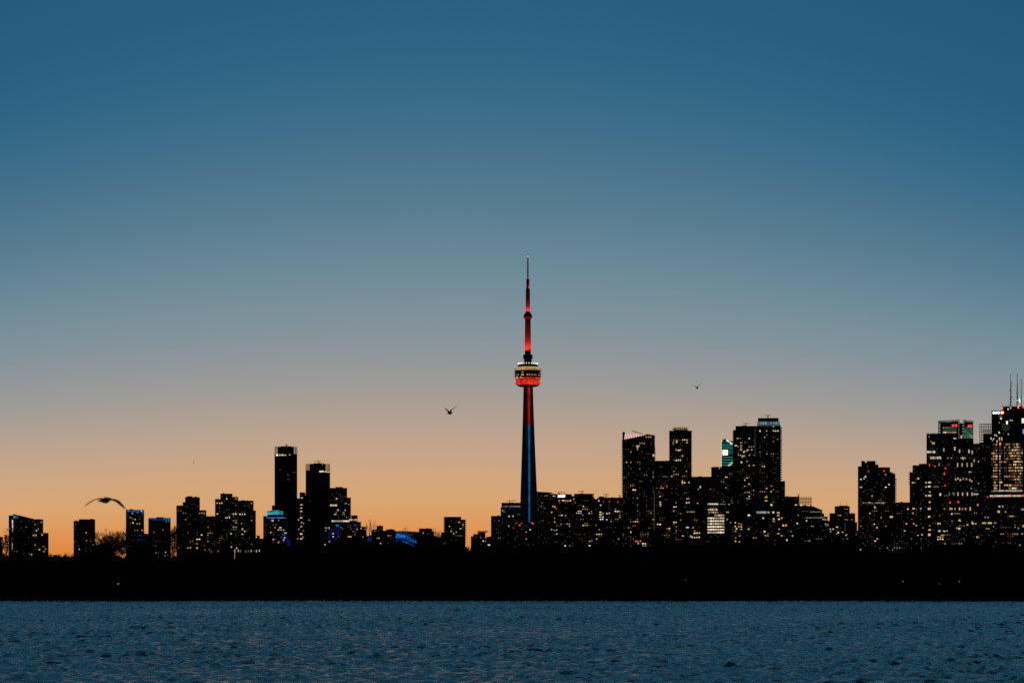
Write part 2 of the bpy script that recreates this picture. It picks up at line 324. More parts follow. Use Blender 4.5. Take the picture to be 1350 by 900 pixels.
B('office_block','building','low stepped office block with lit top floor, blue wash and teal lamp',4200,[(428,436,690),(436,463,684.6,2),(463,471.5,679),(471.5,476,687.5),(476,483.5,694)],'glass',p=.06,low=712,pal='cool',
  ex=[('strip','window',437,461,685.4,687.5,WHITE,1.0,8),('strip','window',460,471,683.6,686,WARM,.6,5),('win',[(444.4,692.2,5.5,3,TEAL,.9)],'teal_lamp'),
      ('strip','blue_light',433,436,697,712,(.02,.06,1),.07,1),('strip','blue_light',441,450,690.5,707,(.02,.08,1),.035,1),('strip','blue_light',466,472,691,696,(.02,.1,1),.05,1),
      ('win',[(451.6,697,1.4,1.6,RED,1),(462.7,697,1.4,1.6,RED,1),(470.8,697.2,1.8,1.8,ORG,1.4)],'warning_light'),
      ('win',[(439.3,702.9,1.6,1.6,WHITE,2),(439.3,707,1.8,1.8,WHITE,1.6),(434.2,713.5,1.8,1.5,AMB,1.4),(429.9,695.5,3.6,2,AMB,.7),(433.8,695.5,1.5,3,WHITE,.9),(429.6,699,3,1.5,AMB,.4),(427.9+.6,717.5,2,2,WHITE,1),(461,707,6,1.6,AMB,1.2),(476.2,696,1.6,1.6,WHITE,1.4),(481.6,697.2,1.8,1.6,ORG,1.3),(478.5,707.4,1.4,1.6,COOL,1.2),(465.5,700,2.6,1.6,YEL,.25),(468,704.6,1.4,1.4,YEL,.35)])])
B('low_block','building','small block with chimney-like raised roof left of the blue dome',4100,[(490,496.5,697.5),(496.5,505,692.6),(505,509,699),(509,520.6,697.5)],'dark',p=.07,low=718,pal='warm',
  ex=[('win',[(494,699.5,1.6,1.6,WHITE,1),(499.6,709,1.8,1.4,AMB,1.6),(497,709,2,1.2,AMB,1.3),(501.5,715.8,2.2,1.4,WARM,1.8)])])
B('low_block','building','dark flat block to the right of the blue-lit dome',4300,[(550,552.5,702),(552.5,569.6,696.2),(569.6,572,700)],'brick',p=.03,low=716,ex=[('win',[(558,702.2,1.8,2,WHITE,1)])])
B('low_block','building','lowest dark block in the orange gap left of the balconied mid-rise',4500,[(572,578,711),(578,581.5,707.5),(581.5,586,701)],'dark',p=.07,low=720)
B('apartment_block','building','balconied mid-rise block standing alone left of the great tower',4300,[(585.5,608,681.6),(608,613.6,684.4)],'dark',p=.13,low=718,pal='res',
  ex=[('balc','L',683,700,3,1.1),('balc','R',686,716,3.1,1.3),('frame','roof_frame',585.5,608,681,683,6,1,.3),('win',[(605.5,688,2.6,1.6,WARM,1.3),(607,696.5,3,1.6,WARM,.9),(601.5,700.5,1.6,1.6,WARM,1.3),(592.6,693.5,1.4,1.4,WHITE,1.3),(580.5,716,1.6,1.6,WARM,1)])])
B('pavilion','building','low building with flared overhanging roof between mid-rise and tower',4200,[(620.8,624,706.5),(624,630,703.5),(630,640,701.2),(640,644,709)],'brick',p=.08,low=720,
  ex=[('call',lambda r,g: link('flared_roof',(lambda q:(q.box(g['cl'](629),g['cl'](643.8)+.01,-g['d']/2-2,g['d']/2,wz(700.8,4200)-1,wz(699.6,4200)-1),q.mesh())[-1])(MB()),M_ROOF,r)),
      ('win',[(637,712.6,2,2,WARM,1.6),(640,713,1.6,1.4,AMB,1),(645,718,2,1.6,WHITE,2.2)])])
B('low_block','building','small dark block filling the gap beside the flared-roof pavilion',4600,[(641,649,707)],'dark',p=.08,low=722,ex=[('win',[(645.4,717.8,2,1.8,WHITE,1.6)])])
B('apartment_block','building','dark mid-rise step left of the rounded block beside the great tower',5350,[(647.3,662,679.6)],'conc',p=.09,low=720,lum=.7,
  ex=[('win',[(657.8,686,2,1.4,BLUE,1)],'blue_light'),('win',[(661,686.6,2,1.4,WARM,.9)])])
B('apartment_block','building','round-topped block with pale band, directly left of the great tower',5300,[(660,661.2,668.6),(661.2,690,662.3)],'dark',p=.08,low=720,lum=.7,
  ex=[('crane',672,662.5,659.4,668,681),('strip','window',662.5,687,666.2,668.2,(.9,.95,.9),.16,8),('win',[(671.2,680.2,2,1.6,WHITE,1.7),(676.6,680,2,1.6,WHITE,1.4),(664.8,674.2,1.5,1.2,WHITE,.6),(670.8,693.4,1.6,3.4,WARM,1),(670.4,699.6,1.6,1.6,WARM,1.2)])])
B('low_block','building','low dark podium with red lights at the foot of the great tower',4500,[(662,676,694),(676,708,688.6)],'dark',p=.05,low=722,lum=.8,
  ex=[('win',[(680.7,687.8+1.4,1.8,1.8,RED,1.1),(687.5,688+1.4,1.8,2,RED,1.3),(701.5,687.6+1.4,2.6,2.2,RED,2),(703.4,689.8,1.8,1.8,RED,1.5),(676.8,695.4,1.4,2.4,RED,.8)],'warning_light'),('win',[(699,697.7,2,1.6,WHITE,2),(693.8,700.8,1.6,1.4,WARM,1.2),(693.8,710,2.2,1.8,WARM,.7)])])
B('slab_block','building','brown concrete slab block directly right of the great tower',5350,[(704,728,(647.4,648.8))],'tan',p=.04,low=720,lum=.35,
  ex=[('win',[(714.8,662.6,1.8,1.4,WHITE,.35),(718.4,669.5,1.8,1.4,WHITE,.25),(709.6,671.6,1.4,2,AMB,.2),(715,686,5,1,WARM,.2),(727.2,675,1.6,1.8,WHITE,1.3),(727.2,697.5,1.8,1.4,WHITE,1.3)])])
B('apartment_tower','tower','block with white rooftop sign, right of the brown slab block',4800,[(728,733,650.5),(733,753.8,651)],'dark',p=.14,low=722,pal='res',
  zones=[(728,753.8,668,722,.2,'res')],
  ex=[('crane',737.4,650.8,648.6,734.5,745),('call',lambda r,g: sign_lit(r,g,735.2,745,651.8,655.3)),
      ('win',[(729.6,653.4,1.8,1.8,WARM,1.4),(731.6,653.6,1.2,2,WARM,1.1),(737.2,659.6,2.2,1.4,AMB,1.3),(742.5,659.4,3.6,1.5,WARM,2),(746,659.6,2,1.6,WARM,1.2),(748.6,659.8,1.8,2.2,YEL,.9),(751.8,659.5,2.4,1.6,AMB,2.2),(729,667,1.8,1.6,AMB,1.6),(731.4,667.8,1.6,1.8,AMB,2),(737,679,1,1,WHITE,.8),(740.5,678.8,2.8,1.6,WHITE,1.5),(745.6,679.3,1.4,1.4,WHITE,1.4)]),
      ('win',[(737.6,662.4,1.6,1.6,RED,.9),(745,662.2,1.4,1.4,RED,.8),(733.3,670,1.6,2,RED,1.4)],'warning_light')])
B('apartment_tower','tower','low gap-filling block between sign block and twin-mast block',5000,[(753.4,758,653.4)],p=.05,ex=[('win',[(758.1-1.6,657.4,1.4,2.4,WHITE,1)])])
B('apartment_tower','tower','dark slab with flat roof crane, second block right of brown slab',4750,[(757,783,650.4)],'dark',p=.16,low=722,zones=[(757,783,664,722,.2,'res')],
  ex=[('crane',767.5,650.4,647.3,762,770),('win',[(782,653,1.2,2.6,WARM,.6),(769.2,667,2,2,WARM,1.5),(758.4,662,1.8,1.8,RED,1.6)]),('strip','window',766,776,659,660,WARM,.06,3)])
B('apartment_tower','tower','wide curved-roof block with small red beacons left of the striped crown',4700,[(783,789,656.2),(789,797,654.2),(797,823,655.4)],'dark',p=.16,low=724,zones=[(783,823,664,724,.2,'res')],
  ex=[('crane',799,654.5,651.2,795.5,802.5),('crane',817.5,655.4,652.8,815,819),
      ('win',[(795.5,661,1.6,1.6,RED,1.3),(803.5,660.6,2,1.8,RED,1.5),(814.5,661.5,1.8,1.6,RED,1.6),(823.5-1.2,661.5,1.6,1.4,RED,1.2)],'warning_light'),
      ('win',[(785.6,656.6,3,1.8,(1,.7,.6),1.4),(789.5,659.6,1.6,2.4,WHITE,1.5),(791.5,674.8,3,1.8,WARM,1.6),(791.6,678,3.4,1.8,AMB,1.8),(791.4,681,3.2,1.6,YEL,1.2),(795,681.2,1.6,2.6,WHITE,1.5),(795,676.5,1.4,1.6,WARM,1)])])
B('apartment_tower','tower','tall tower with red and white striped slanting crown',4500,[(820.6,823.5,569.2),(823.5,851,(579.5,573.2)),(851,863.4,(571.8,573.4))],'dark',p=.1,low=722,pal='warm',
  ex=[('call',lambda r,g: striped_crown(r,g)),('balc','L',580,650,2.9,1.1),('balc','R',590,690,2.9,.8),
      ('win',[(841,587.6,6,1.9,WARM,.9),(861.5,600,2.6,3,WARM,1.6),(861.6,582,2.6,9,(.5,.6,.8),.025)]),
      ('strip','glow_strip',862,863.2,646,708,WARM,.04,1)])
B('apartment_tower','tower','plain dark tower between the striped crown and the lit ring tower',5000,[(862,885,607)],'dark',p=.1,low=724,zones=[(864,884,624,724,.13,'warm')],
  ex=[('win',[(871.5,615,5,2.4,(.7,.8,.85),.07),(872,640.3,1.6,1.6,RED,1.3),(870.2,654,3,1.4,AMB,1.3),(870.5,661.6,3,1.4,AMB,1.5),(870.5,664,3,1.6,AMB,1.6),(870.6,666.4,3,1.3,AMB,1.2),(870.8,673.2,3.4,1.8,WARM,1.3),(878.5,678,3.8,2,WHITE,.5),(870.5,683,2.4,1.4,WARM,1),(879,681,2,2,WHITE,1.4)]),])
B('apartment_tower','tower','tall tower topped by a pale glowing ring',4700,[(882.6,911.6,567.4)],'dark',th=0,ratio=1,p=.11,low=722,zones=[(883,911,578,724,.12,'warm')],
  ex=[('balc','L',567.6,640,2.95,.8),('balc','R',567.6,627,2.95,.8),('core',888,906,563.6,567.6),('ring',897,560.8,562.2,13.2,WARM,.42),('strip','lit_crown',886,908,564.6,566.2,(1,.85,.62),.22,8),
      ('win',[(887.6,582.8,2.4,1.4,WARM,.7),(892.1,582,2,3.6,WARM,1.6),(905.7,583,2.6,2,WARM,1),(887.7,585.4,2.2,1,WARM,.7),(895.2,593.3,2.6,1.6,AMB,1.8),(888.4,621,1.8,1.4,AMB,1),(905,621,2,1.4,AMB,1.2)])])
B('office_block','building','broad dark windowless block between ring tower and brown slab',4900,[(905,937.6,628)],'dark',p=.0,
  ex=[('win',[(923.3,641.6,1.8,3.4,WARM,1.4),(920.6,644.6,1.6,1.4,(1,.35,.2),1.6),(939.2-2.5,644.3,1.8,1.8,RED,1.3),(901.8+6,642.3,1.6,1.4,COOL,.4),(919.7,663,1.6,1.4,WHITE,1.4)]),('strip','window',896+9.5,910,656.8,658.6,WARM,.5,3)])
B('slab_block','building','grey-brown narrow slab left of the green glass tower',4950,[(937.6,949.5,615.2)],'tan',p=.05,low=700,lum=.3,ex=[('win',[(950.5-2,616.8,1.8,1.8,WHITE,1)])])
B('office_tower','tower','green-lit glass tower with rounded top and one bright square panel',5200,[(951,969,587)],'glass',p=.0,low=700,ex=[('call',lambda r,g: green_tower(r,g))])
B('apartment_block','building','dark block below the green-lit glass tower with amber windows',4850,[(949,970,615.4)],'dark',p=.1,low=720,pal='warm',
  ex=[('win',[(957.5,628.7,3.6,1.4,AMB,1.8),(969.2,633.6,2.6,1.6,AMB,1.8),(957,642.6,2,1.4,AMB,1),(970.4,654,3.4,2.4,DBLUE,1.2),(971,651.2,2,1.6,COOL,1.5)])])
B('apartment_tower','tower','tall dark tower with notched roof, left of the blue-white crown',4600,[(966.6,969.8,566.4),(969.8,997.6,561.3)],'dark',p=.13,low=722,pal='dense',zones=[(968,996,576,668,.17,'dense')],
  ex=[('crane',983.5,561.6,557.8,978.5,987),('balc','L',569,650,2.9,1),('strip','glow_strip',994.6,996.4,564,602,(.4,.55,.75),.03,1),  # pale right edge is painted as an added glowing strip, no lamp there
      ('win',[(972.6,577.6,3,2,AMB,1),(970.2,587,3,1.8,WARM,2),(977,583.4,3,1.6,AMB,1),(977,587.2,3,1.4,AMB,1),(977,590,2.6,1.4,AMB,1),(977,592.7,3.2,1.6,AMB,1.4),(986,592.6,3,1.4,AMB,1.4),(991,592.7,2.4,1.4,AMB,1.5),(979.7,600.7,6,1.6,AMB,1.1),(980.6,595.5,2,2,WHITE,1.6),(977.5,609,2.6,2,WHITE,1.6)])])
B('apartment_tower','tower','tall balconied tower with glowing blue-white crown',4550,[(997.6,1029.4,561.2),(1029.4,1035,633.8)],'dark',p=.12,low=690,zones=[(999,1014,566,668,.22,'dense'),(1014,1028,566,668,.1,'dense'),(1029,1035,640,690,.08,'warm')],
  ex=[('core',999.3,1026.5,550.6,561.4),('crane',1012.5,550.8,547.2,1008,1016),('strip','lit_crown',997.8,1028.6,555.6,559.2,(.45,.75,.95),.32,9),('strip','lit_crown',998,1028.6,559.2,561.2,(.4,.65,.8),.1,1),
      ('balc','R',564,633,3.05,1.7,1029.4),('win',[(1019.6,562,1.4,1.6,AMB,1.6),(1017,640,3,1,AMB,.8),(1010.5,643.6,2.4,1.6,WARM,1.4),(1010,655,4,2,YEL,1),(1010,659.6,4,2,YEL,1),(1017.2,665.6,3,1.8,AMB,1.9)])])
B('podium_block','building','dark box block with a roof crane right of the blue-white crown tower',4800,[(1028,1053.6,654.2)],'dark',p=.05,low=690,pal='warm',
  ex=[('crane',1053,654,651.2,1051.5,1054),('win',[(1049.3,665.2,3.2,1.6,WARM,1.6)])])
B('construction_block','building','unfinished block with open lattice of scaffold against orange sky',4850,[(1053.6,1070,665.6)],'dark',p=.0,
  ex=[('frame','scaffold',1053.8,1070,655.6,665.6,8,5,.3),('strip','window',1055,1060,664.6,666.2,WARM,1.2,2),('strip','window',1063,1068,665,666.6,WARM,.9,2)]+[('mast',1056+3.2*i,653.2,656,.25) for i in range(5)])
B('office_block','building','broad office block with chamfered stepped roof and greenish lit floors',4500,[(1050,1073,667),(1073,1084,(667.4,672)),(1084,1086.5,676.5),(1086.5,1091,680.5),(1091,1093.6,686)],'glass',p=.05,low=716,pal='office',
  ex=[('strip','window',1067,1082,673.8,675,GRN,.22,8),('strip','window',1063,1088,681.2,682.8,GRN,.25,12),('win',[(1063.3,686,1.8,2.4,WHITE,1.3),(1070,693,1.6,1.8,GRN,.6),(1049.4+1.5,689.5,2.4,2.2,WHITE,1.6),(1090.5,691.6,5,3.6,(.8,.85,.4),.28),(1072,693.5,2,1.4,WHITE,.5)])])
B('office_block','building','broad low office block with white lit top-floor strip below the crowned towers',4350,[(958,996,668.5),(996,1050,666.5)],'dark',p=.06,low=720,pal='warm',zones=[(960,1046,678,720,.07,'warm')],
  ex=[('strip','window',997.2,1014,673.6,676.4,(.8,.95,.95),.45,7),('win',[(1013.4,675.2,3,2.6,YEL,.9),(1019.5,675,2.8,2.8,WHITE,1.5),(1026,675.4,4,2,WARM,1.2),(1026,679,4,2.4,AMB,.8),(1020,683.6,2.8,2.2,WARM,1.4),(1027,684,3,2.2,AMB,1.8),(1020,686.5,3,1.8,AMB,1.2),(987.3,678.7,3.6,2.4,WHITE,1.9),(1032.6,692.2,2.8,2,WARM,2),(1036.2,692,2.8,2.2,ORG,2),(1008,700.3,2.4,2.4,WHITE,1.9),(1026.6,703,3.4,2,AMB,1.2),(987,697,3.4,1.8,YEL,1),(1037.4,711.5,2,2.4,WHITE,1.9),(1044.8,706,2,2.4,WARM,1)]+
       [(969.4+dx,y,2,2,c,s) for dx,y,c,s in ((0,688.4,AMB,1.6),(0,693.5,WARM,1.6),(4.6,693.8,ORG,1.8),(8,691,AMB,.8),(8,694,WARM,1.7),(1.6,696.6,WHITE,1.9),(8,697.2,GRN,1),(.3,699.8,AMB,1),(5,690,AMB,.7),(.3,708.4,WARM,.6),(.2,713,AMB,1.7),(5.4,713.6,AMB,1))])])
B('office_block','building','office block with brightly lit white floors stacked in rows',4300,[(925,962,662.6)],'dark',p=.03,low=716,pal='office',
  ex=[('strip','window',932.4,947,663,665,WHITE,1.0,5),('strip','window',949,956.6,663.6,664.8,WHITE,.3,3),('win',[(966.5-5.4,664.4,2.6,1.6,WHITE,.6),(959.2,674.8,4,2,YEL,.8),(958.8,684.4,1.6,2.6,YEL,.8)]),
      ('strip','window',933,946,670.4,672.6,WARM,.7,5),('strip','window',933.4,947,674,676,WARM,.6,5),('strip','window',941.6,955,677.8,680,WARM,.9,5)]+
      [('strip','window',932.6,955,681.6+3.75*i,683.6+3.75*i,WHITE if i%2 else WARM,1.15,7) for i in range(6)])
B('office_block','building','low wide block with scattered dim lights below the windowless block',4400,[(864,925,670)],'dark',p=.09,low=716,pal='warm',
  ex=[('win',[(906.3,694.8,4.4,1.8,COOL,1.5),(913.6,695.2,2.6,1.8,ORG,1.2),(900.3,706,2.2,2,(1,.5,.3),1.8),(910.6,706.5,3.4,2.4,WARM,.8),(888.2,664+9,1.8,1.6,WHITE,1.2)]),('strip','window',905,916,673.6,675,AMB,.5,4)])
B('apartment_tower','tower','stepped tower with thin roof masts alone in the orange gap',4500,[(1093.6,1100.4,676),(1100.4,1120.2,666.8),(1120.2,1127.4,676.4),(1127.4,1130,688),(1130,1131.4,699)],'dark',p=.09,low=715,pal='warm',
  ex=[('mast',1108,661.6,667,.35),('mast',1116.4,660.6,667,.35),('core',1106,1116,666,667),('win',[(1094.6,697,2,2,AMB,1.3),(1098.3,697,2,2,WARM,1.4),(1103.6,694.4,2.4,1.8,WARM,1.8),(1103.4,703,1.6,1.6,ORG,1.6),(1115.4,705,1.6,2,(1,.5,.2),2),(1095,700,1.4,2,AMB,1)])])
B('apartment_tower','tower','massive dark tower stepping down to the right with balconies, red beacons',4450,[(1131,1135.5,614.2),(1135.5,1154.2,607.2),(1154.2,1158,612),(1158,1173.4,615.6),(1173.4,1177,622),(1177,1180.4,623.6)],'dark',th=0,p=.08,low=728,pal='res',
  ex=[('mast',1135.8,606.2,612,.5),('mast',1156,606.8,613,.4),('balc','R',631,661,3.1,1.7),('win',[(1141.5,608.2,2.6,2.8,WARM,1.3),(1141,628,2.4,2,WHITE,1.8),(1135,631.5,2.6,2.4,COOL,1.2),(1139,630.4,1.8,2.4,WHITE,1),(1135,641.8,4,1.8,WARM,1),(1172,638.4,2,2,WARM,1.7),(1175,681,5,2.6,AMB,1.4),(1156,695,2,3,ORG,1.7),(1156.5,714.5,1.8,3,ORG,1.7),(1153.5,668.2,2.2,3,WHITE,1.2)]),
      ('strip','window',1137,1151,661.6,663.4,WARM,.22,6),('strip','window',1153,1166,661.6,663.4,WARM,.4,5),
      ('win',[(1145,620.6,2,2.4,RED,1.3),(1165.5,620.6,2.2,2.4,RED,1.5),(1169.5,616.4,1.6,1,RED,.8),(1175.4,623.4,1.4,1.6,RED,.7),(1179.6,624.6,1.6,1.6,RED,.9)],'warning_light')])
B('office_block','building','low wide dark block between the balconied tower and its right neighbour',4700,[(1180,1200,661.8)],'dark',p=.1,low=722,pal='warm',
  ex=[('win',[(1195,690,2.2,2.6,(1,.3,.15),1.8),(1187,702,6,3.6,YEL,1.2),(1192.8,699.4,2.4,1.8,WHITE,1.2),(1199,702.6,2,2.6,WARM,1.2)])])
B('apartment_tower','tower','dark tower with left-hand balconies and a column of paired amber windows',4550,[(1199.2,1203,622),(1203,1211.4,613),(1211.4,1222.5,611),(1222.5,1228.5,613)],'dark',p=.06,low=722,pal='warm',
  ex=[('balc','L',622,640,3.0,1.3),('win',[(1225.4,612.8,2.4,3.6,RED,1.2),(1204.6,690,2,2.4,(1,.3,.15),1.4)],'warning_light'),
      ('win',[(1210.6,630.4,2.6,2.2,WARM,1.5),(1203.2,635.8,2.4,2.2,WARM,1.4),(1206,636,2,1.6,AMB,1),(1221,635.8,3,2,WARM,1),(1225.6,635.6,4.4,2.2,WARM,1.5),(1221,641.4,3,2,AMB,1),(1225.2,641,4,2.4,WHITE,1.5),(1221,653,3,2.6,YEL,1),(1225.6,653,4.6,2.4,WARM,1.6),(1225.6,661.5,2.4,2.4,AMB,1.5),(1225,670.4,4.6,3,WARM,1.2),(1225,680.8,3.6,2.8,WARM,1.7),(1225.6,698,4,2.2,AMB,1.4),(1225.2,704.6,3.6,4,AMB,1.6),(1204.4,670,4,2,AMB,1.4),(1214,670,2.4,2.4,AMB,1),(1203.6,676,2.4,2,WARM,1.2),(1210.4,705.6,2.2,2,WHITE,1.4),(1215.6,704.4,2.2,2.4,(1,.55,.35),1.4)])])
B('office_tower','tower','dark glass office tower with warm lit floor, stepping up to the red-lit crowns',4900,[(1221.4,1241,571.6)],'glass',p=.03,low=720,pal='office',floor=3.9,
  ex=[('frame','roof_screen',1221.4,1241,571,573.5,8,1,.35),('strip','window',1222,1233,594,597,(1,.93,.7),.7,4),('strip','window',1226,1243-2.2,601.6,604.8,WARM,.75,5),('win',[(1230.6,584,4.6,3.6,YEL,.75),(1225,575.4,1.4,2,WHITE,.5),(1238,612,1.6,4,GRN,.6),(1234,654.2-13.4+.4,8,2,WHITE,.25),(1239.6,651.4,2.4,4,WHITE,1.5),(1239,679,3,3,COOL,.12),(1238,700,3,2.4,WHITE,1.1)]),
      ('win',[(1232.6,614.6,2,2.4,RED,1.3)],'warning_light')])
B('office_tower','tower','tall glass office tower with two red-lit rooftop crowns',5000,[(1237,1264.6,578),(1264.6,1283.4,578,1.5)],'glass',p=.04,low=716,pal='office',floor=3.9,
  ex=[('call',lambda r,g: twin_crown(r,g)),
      ('win',[(1258.8,577.6,4.6,1.8,WHITE,1.1),(1267.4,575.6,1.8,4.4,WHITE,1.3),(1258.8,591,2.2,5.4,WHITE,1.1),(1244.3,592.6,2,5,WHITE,.7),(1265,594.4,2,5.4,WARM,.9),(1277.4,595,2,6,WHITE,1.1),(1282.4-.6,596,2,5.4,WARM,.9),(1249.6,603.4,1.8,1.8,WARM,.8),(1254,603.4,1.8,1.8,WARM,.8),(1269.7,604,3,3.4,WARM,1),(1269,602.6,2.6,2,YEL,.8)]+
       [(x,612.5,1.8,6,WARM,s) for x,s in ((1262.5,1),(1268.4,.8),(1275,1),(1281,1))]+[(1251,612,1.2,4,GRN,.15)]+
       [(x,631+k,2.2,3.2,WARM,s) for x,k,s in ((1260,.6,.9),(1263,-.6,.8),(1266,1.4,1),(1270,0,.5),(1274,.2,.6),(1278.6,1.4,1),(1281,3,.7))]+
       [(x,651,1.7,5.4,WHITE,s) for x,s in ((1251.5,.25),(1257.5,.25),(1263,1),(1269,1),(1275.4,1.1),(1281.4,.9))]+
       [(x,670.4,1.8,2.8+k,c,s) for x,k,c,s in ((1245,0,ORG,.8),(1252.6,1,AMB,1.5),(1254.8,0,AMB,1.4),(1259,.4,ORG,1.1),(1265,1,WHITE,1.2),(1269,0,ORG,1.2),(1273,.6,AMB,1.2),(1279,3,WARM,1.3))]+[(1262,676.6,9,1.2,WARM,.5),(1255,677,2.4,2.6,WHITE,1.4)]),
      ('win',[(1246.6,617,2.6,2.6,RED,1.4),(1245,624,2.2,5,RED,1.2),(1246,639.6,2.4,2.6,RED,1.2),(1252.6,662,2.6,3.4,RED,1.5),(1263.4,661.4,2.4,4,RED,1.6),(1286.6-4,607,.9,.9,RED,.6)],'warning_light')])
B('office_block','tower','dark flat-roofed block between red-lit crowns and scaffolded roof',5200,[(1283,1292,584.4)],'dark',p=.1,low=700,pal='warm',lum=.5,ex=[('win',[(1284.4,607,1.6,5,WARM,.8),(1290,608,1.8,2.6,WARM,.8),(1284.6,651,3.6,2.6,GRN,.8),(1288,651,4,2.2,WHITE,.9)])])
B('construction_tower','tower','unfinished tower with open scaffold lattice on top beside the bank tower',5100,[(1291,1309,583)],'dark',p=.05,low=700,pal='dense',lum=.6,
  ex=[('core',1296,1308,571,583.5),('frame','scaffold',1291.2,1309,558.6,583,6,7,.4),('strip','window',1295.5,1306.5,566.2,568.6,(.8,.85,.6),.14,4)]+[('mast',1297+2.4*i,557.4,560,.25) for i in range(4)])
B('bank_tower','tower','tall bank tower with BMO sign and roof antennas at the right edge',5400,[(1307.2,1320.4,540.6),(1320.4,1372,535.4)],'dark',p=.02,low=600,pal='office',lum=.6,floor=4.0,
  ex=[('call',lambda r,g: bank_top(r,g))])
B('office_tower','tower','wide tower densely covered in amber windows below the bank tower',4950,[(1301,1306,592),(1306,1311,580),(1311,1316,577.6),(1316,1322,574),(1322,1372,580.4)],'brick',p=.0,low=652,
  zones=[(1303,1350,583,650,.85,'dense')],lum=1.0,floor=4.8,bay=2.6,tall=True,
  ex=[('win',[(1306.6,577.3,1.6,3,WHITE,1.4),(1310,578,1.6,2.6,WARM,1.4),(1311.6,573,1.6,2.8,WHITE,1.2),(1313.8,573.8,1.4,3,WHITE,1.1),(1317.3,569.8,2,2.8,WHITE,1.7),(1308.4,580,1.4,2,WHITE,1),(1317.6,578,1.6,5,WARM,1.2),(1320.6,578,1.8,5,WARM,1.2),(1318.4,584.6,2,5.4,ORG,1.8),(1314.4,581.4,1.6,3.6,AMB,1.4)]),
      ('strip','window',1309,1348,645.4,647.4,(1,.9,.7),.5,16),('strip','window',1305,1350,652,654.4,WHITE,.7,20),
      ('win',[(1297.6+4.2,654.6,2,3,RED,1.3),(1331.8,653,3.4,4,RED,2),(1309,654.8,2,2.6,RED,.9),(1348.6,652.8,2.4,3.4,RED,1.6)],'warning_light')])
B('office_block','building','dark block with a bright yellow window strip, lower right',4400,[(1288,1316,661)],'dark',p=.05,low=722,pal='warm',
  ex=[('win',[(1297.4,689,6.4,2.6,YEL,.9),(1305,689,6.2,2.8,YEL,1.2),(1312,689,3.8,2,YEL,.6),(1289,665.2,2,2.8,WARM,1.4),(1299,681.4,2,2.4,WHITE,.5),(1302.8,681.6,2,2.4,WHITE,.6)])])
B('office_block','building','long low block with many warm lights at the bottom right corner',4350,[(1316,1374,660)],'brick',p=.2,low=720,pal='warm',zones=[(1317,1350,690,720,.26,'warm'),(1317,1350,664,690,.06,'warm')],
  ex=[('win',[(1317.6,667.2,2.8,2.4,WHITE,1.2),(1322,667,2.4,2,WHITE,.8),(1316.6,674,3,3.4,WARM,1.7),(1348,671,4,2,(.8,.6,1),1),(1342.6,696,2.4,2.6,TEAL,.8),(1349,693,2,4,ORG,1.5),(1333.5,680,7,2,AMB,.8)])])
B('office_block','building','low long block with scattered lamps under the twin red-lit crowns',4300,[(1231,1289,680)],'dark',p=.13,low=720,pal='warm',
  ex=[('win',[(1265,685.8,3,3,AMB,1.9),(1264.6,696.4,3.6,2.8,AMB,1.7),(1281.8,689,1.8,4.6,WHITE,1.2),(1275.4,691.4,3,2,(1,.7,.55),1),(1238.5,699.4,3,2.6,WHITE,1.3),(1244.8,699.8,3,2.2,WARM,1.3),(1248.6,699.4,1.8,2,WARM,1),(1243,705,6,2,YEL,.7),(1290.4-2,707.6,3,2.4,WARM,1.4)])])
B('apartment_block','building','lowest building row right of the masted tower, sparse specks of light',4200,[(1150,1200,700),(1200,1231,706)],'dark',p=.13,low=728,pal='res',lum=.8)
B('apartment_block','building','low waterfront row below the sign block and curved-roof block',4150,[(735,795,694),(795,864,698)],'dark',p=.11,low=722,pal='res',lum=.8)

def noise_em(name, c1, c2, s, scale):
    m=bpy.data.materials.new(name); m.use_nodes=True; N=m.node_tree.nodes; L=m.node_tree.links; b=N['Principled BSDF']
    tc=N.new('ShaderNodeTexCoord'); nz=N.new('ShaderNodeTexNoise'); nz.inputs['Scale'].default_value=scale; L.new(tc.outputs['Object'],nz.inputs['Vector'])
    r=N.new('ShaderNodeValToRGB'); r.color_ramp.elements[0].position=.38; r.color_ramp.elements[1].position=.62
    r.color_ramp.elements[0].color=(*c1,1); r.color_ramp.elements[1].color=(*c2,1)
    L.new(nz.outputs[0],r.inputs[0]); L.new(r.outputs[0],b.inputs['Emission Color']); b.inputs['Emission Strength'].default_value=s
    b.inputs['Base Color'].default_value=(.02,.02,.02,1); m.cycles.emission_sampling='NONE'
    return m

CROWN_TEAL=noise_em('teal_crown_light',(.01,.22,.3),(.06,.75,.8),.55,.16)
def sign_lit(r,g,x0,x1,y0,y1):
    # slanting run of illuminated strokes of an unreadable rooftop sign
    D=g['D']; q=MB(); n=5; z0=wz(y1,D)-g['g']; z1=wz(y0,D)-g['g']
    for i in range(n):
        a=g['cl'](x0+(x1-x0)*i/n)+.2; b=g['cl'](x0+(x1-x0)*(i+.8)/n); h=(z1-z0); o=h*(.10+.03*((i*7)%3))
        k=len(q.v); y=-g['d']/2-.3
        pts=[(a,z0+o*.3),(b,z0+o*.5),(b+.7,z1-o*.2),(a+.7,z1-o)]
        q.v+=[(p[0],y-.2,p[1]) for p in pts]+[(p[0],y+.25,p[1]) for p in pts]
        q.f+=[tuple(k+j for j in f) for f in ((0,1,2,3),(7,6,5,4),(0,4,5,1),(1,5,6,2),(2,6,7,3),(3,7,4,0))]
    link('sign_lettering',q.mesh(),em((.85,.85,1),2.2),r)

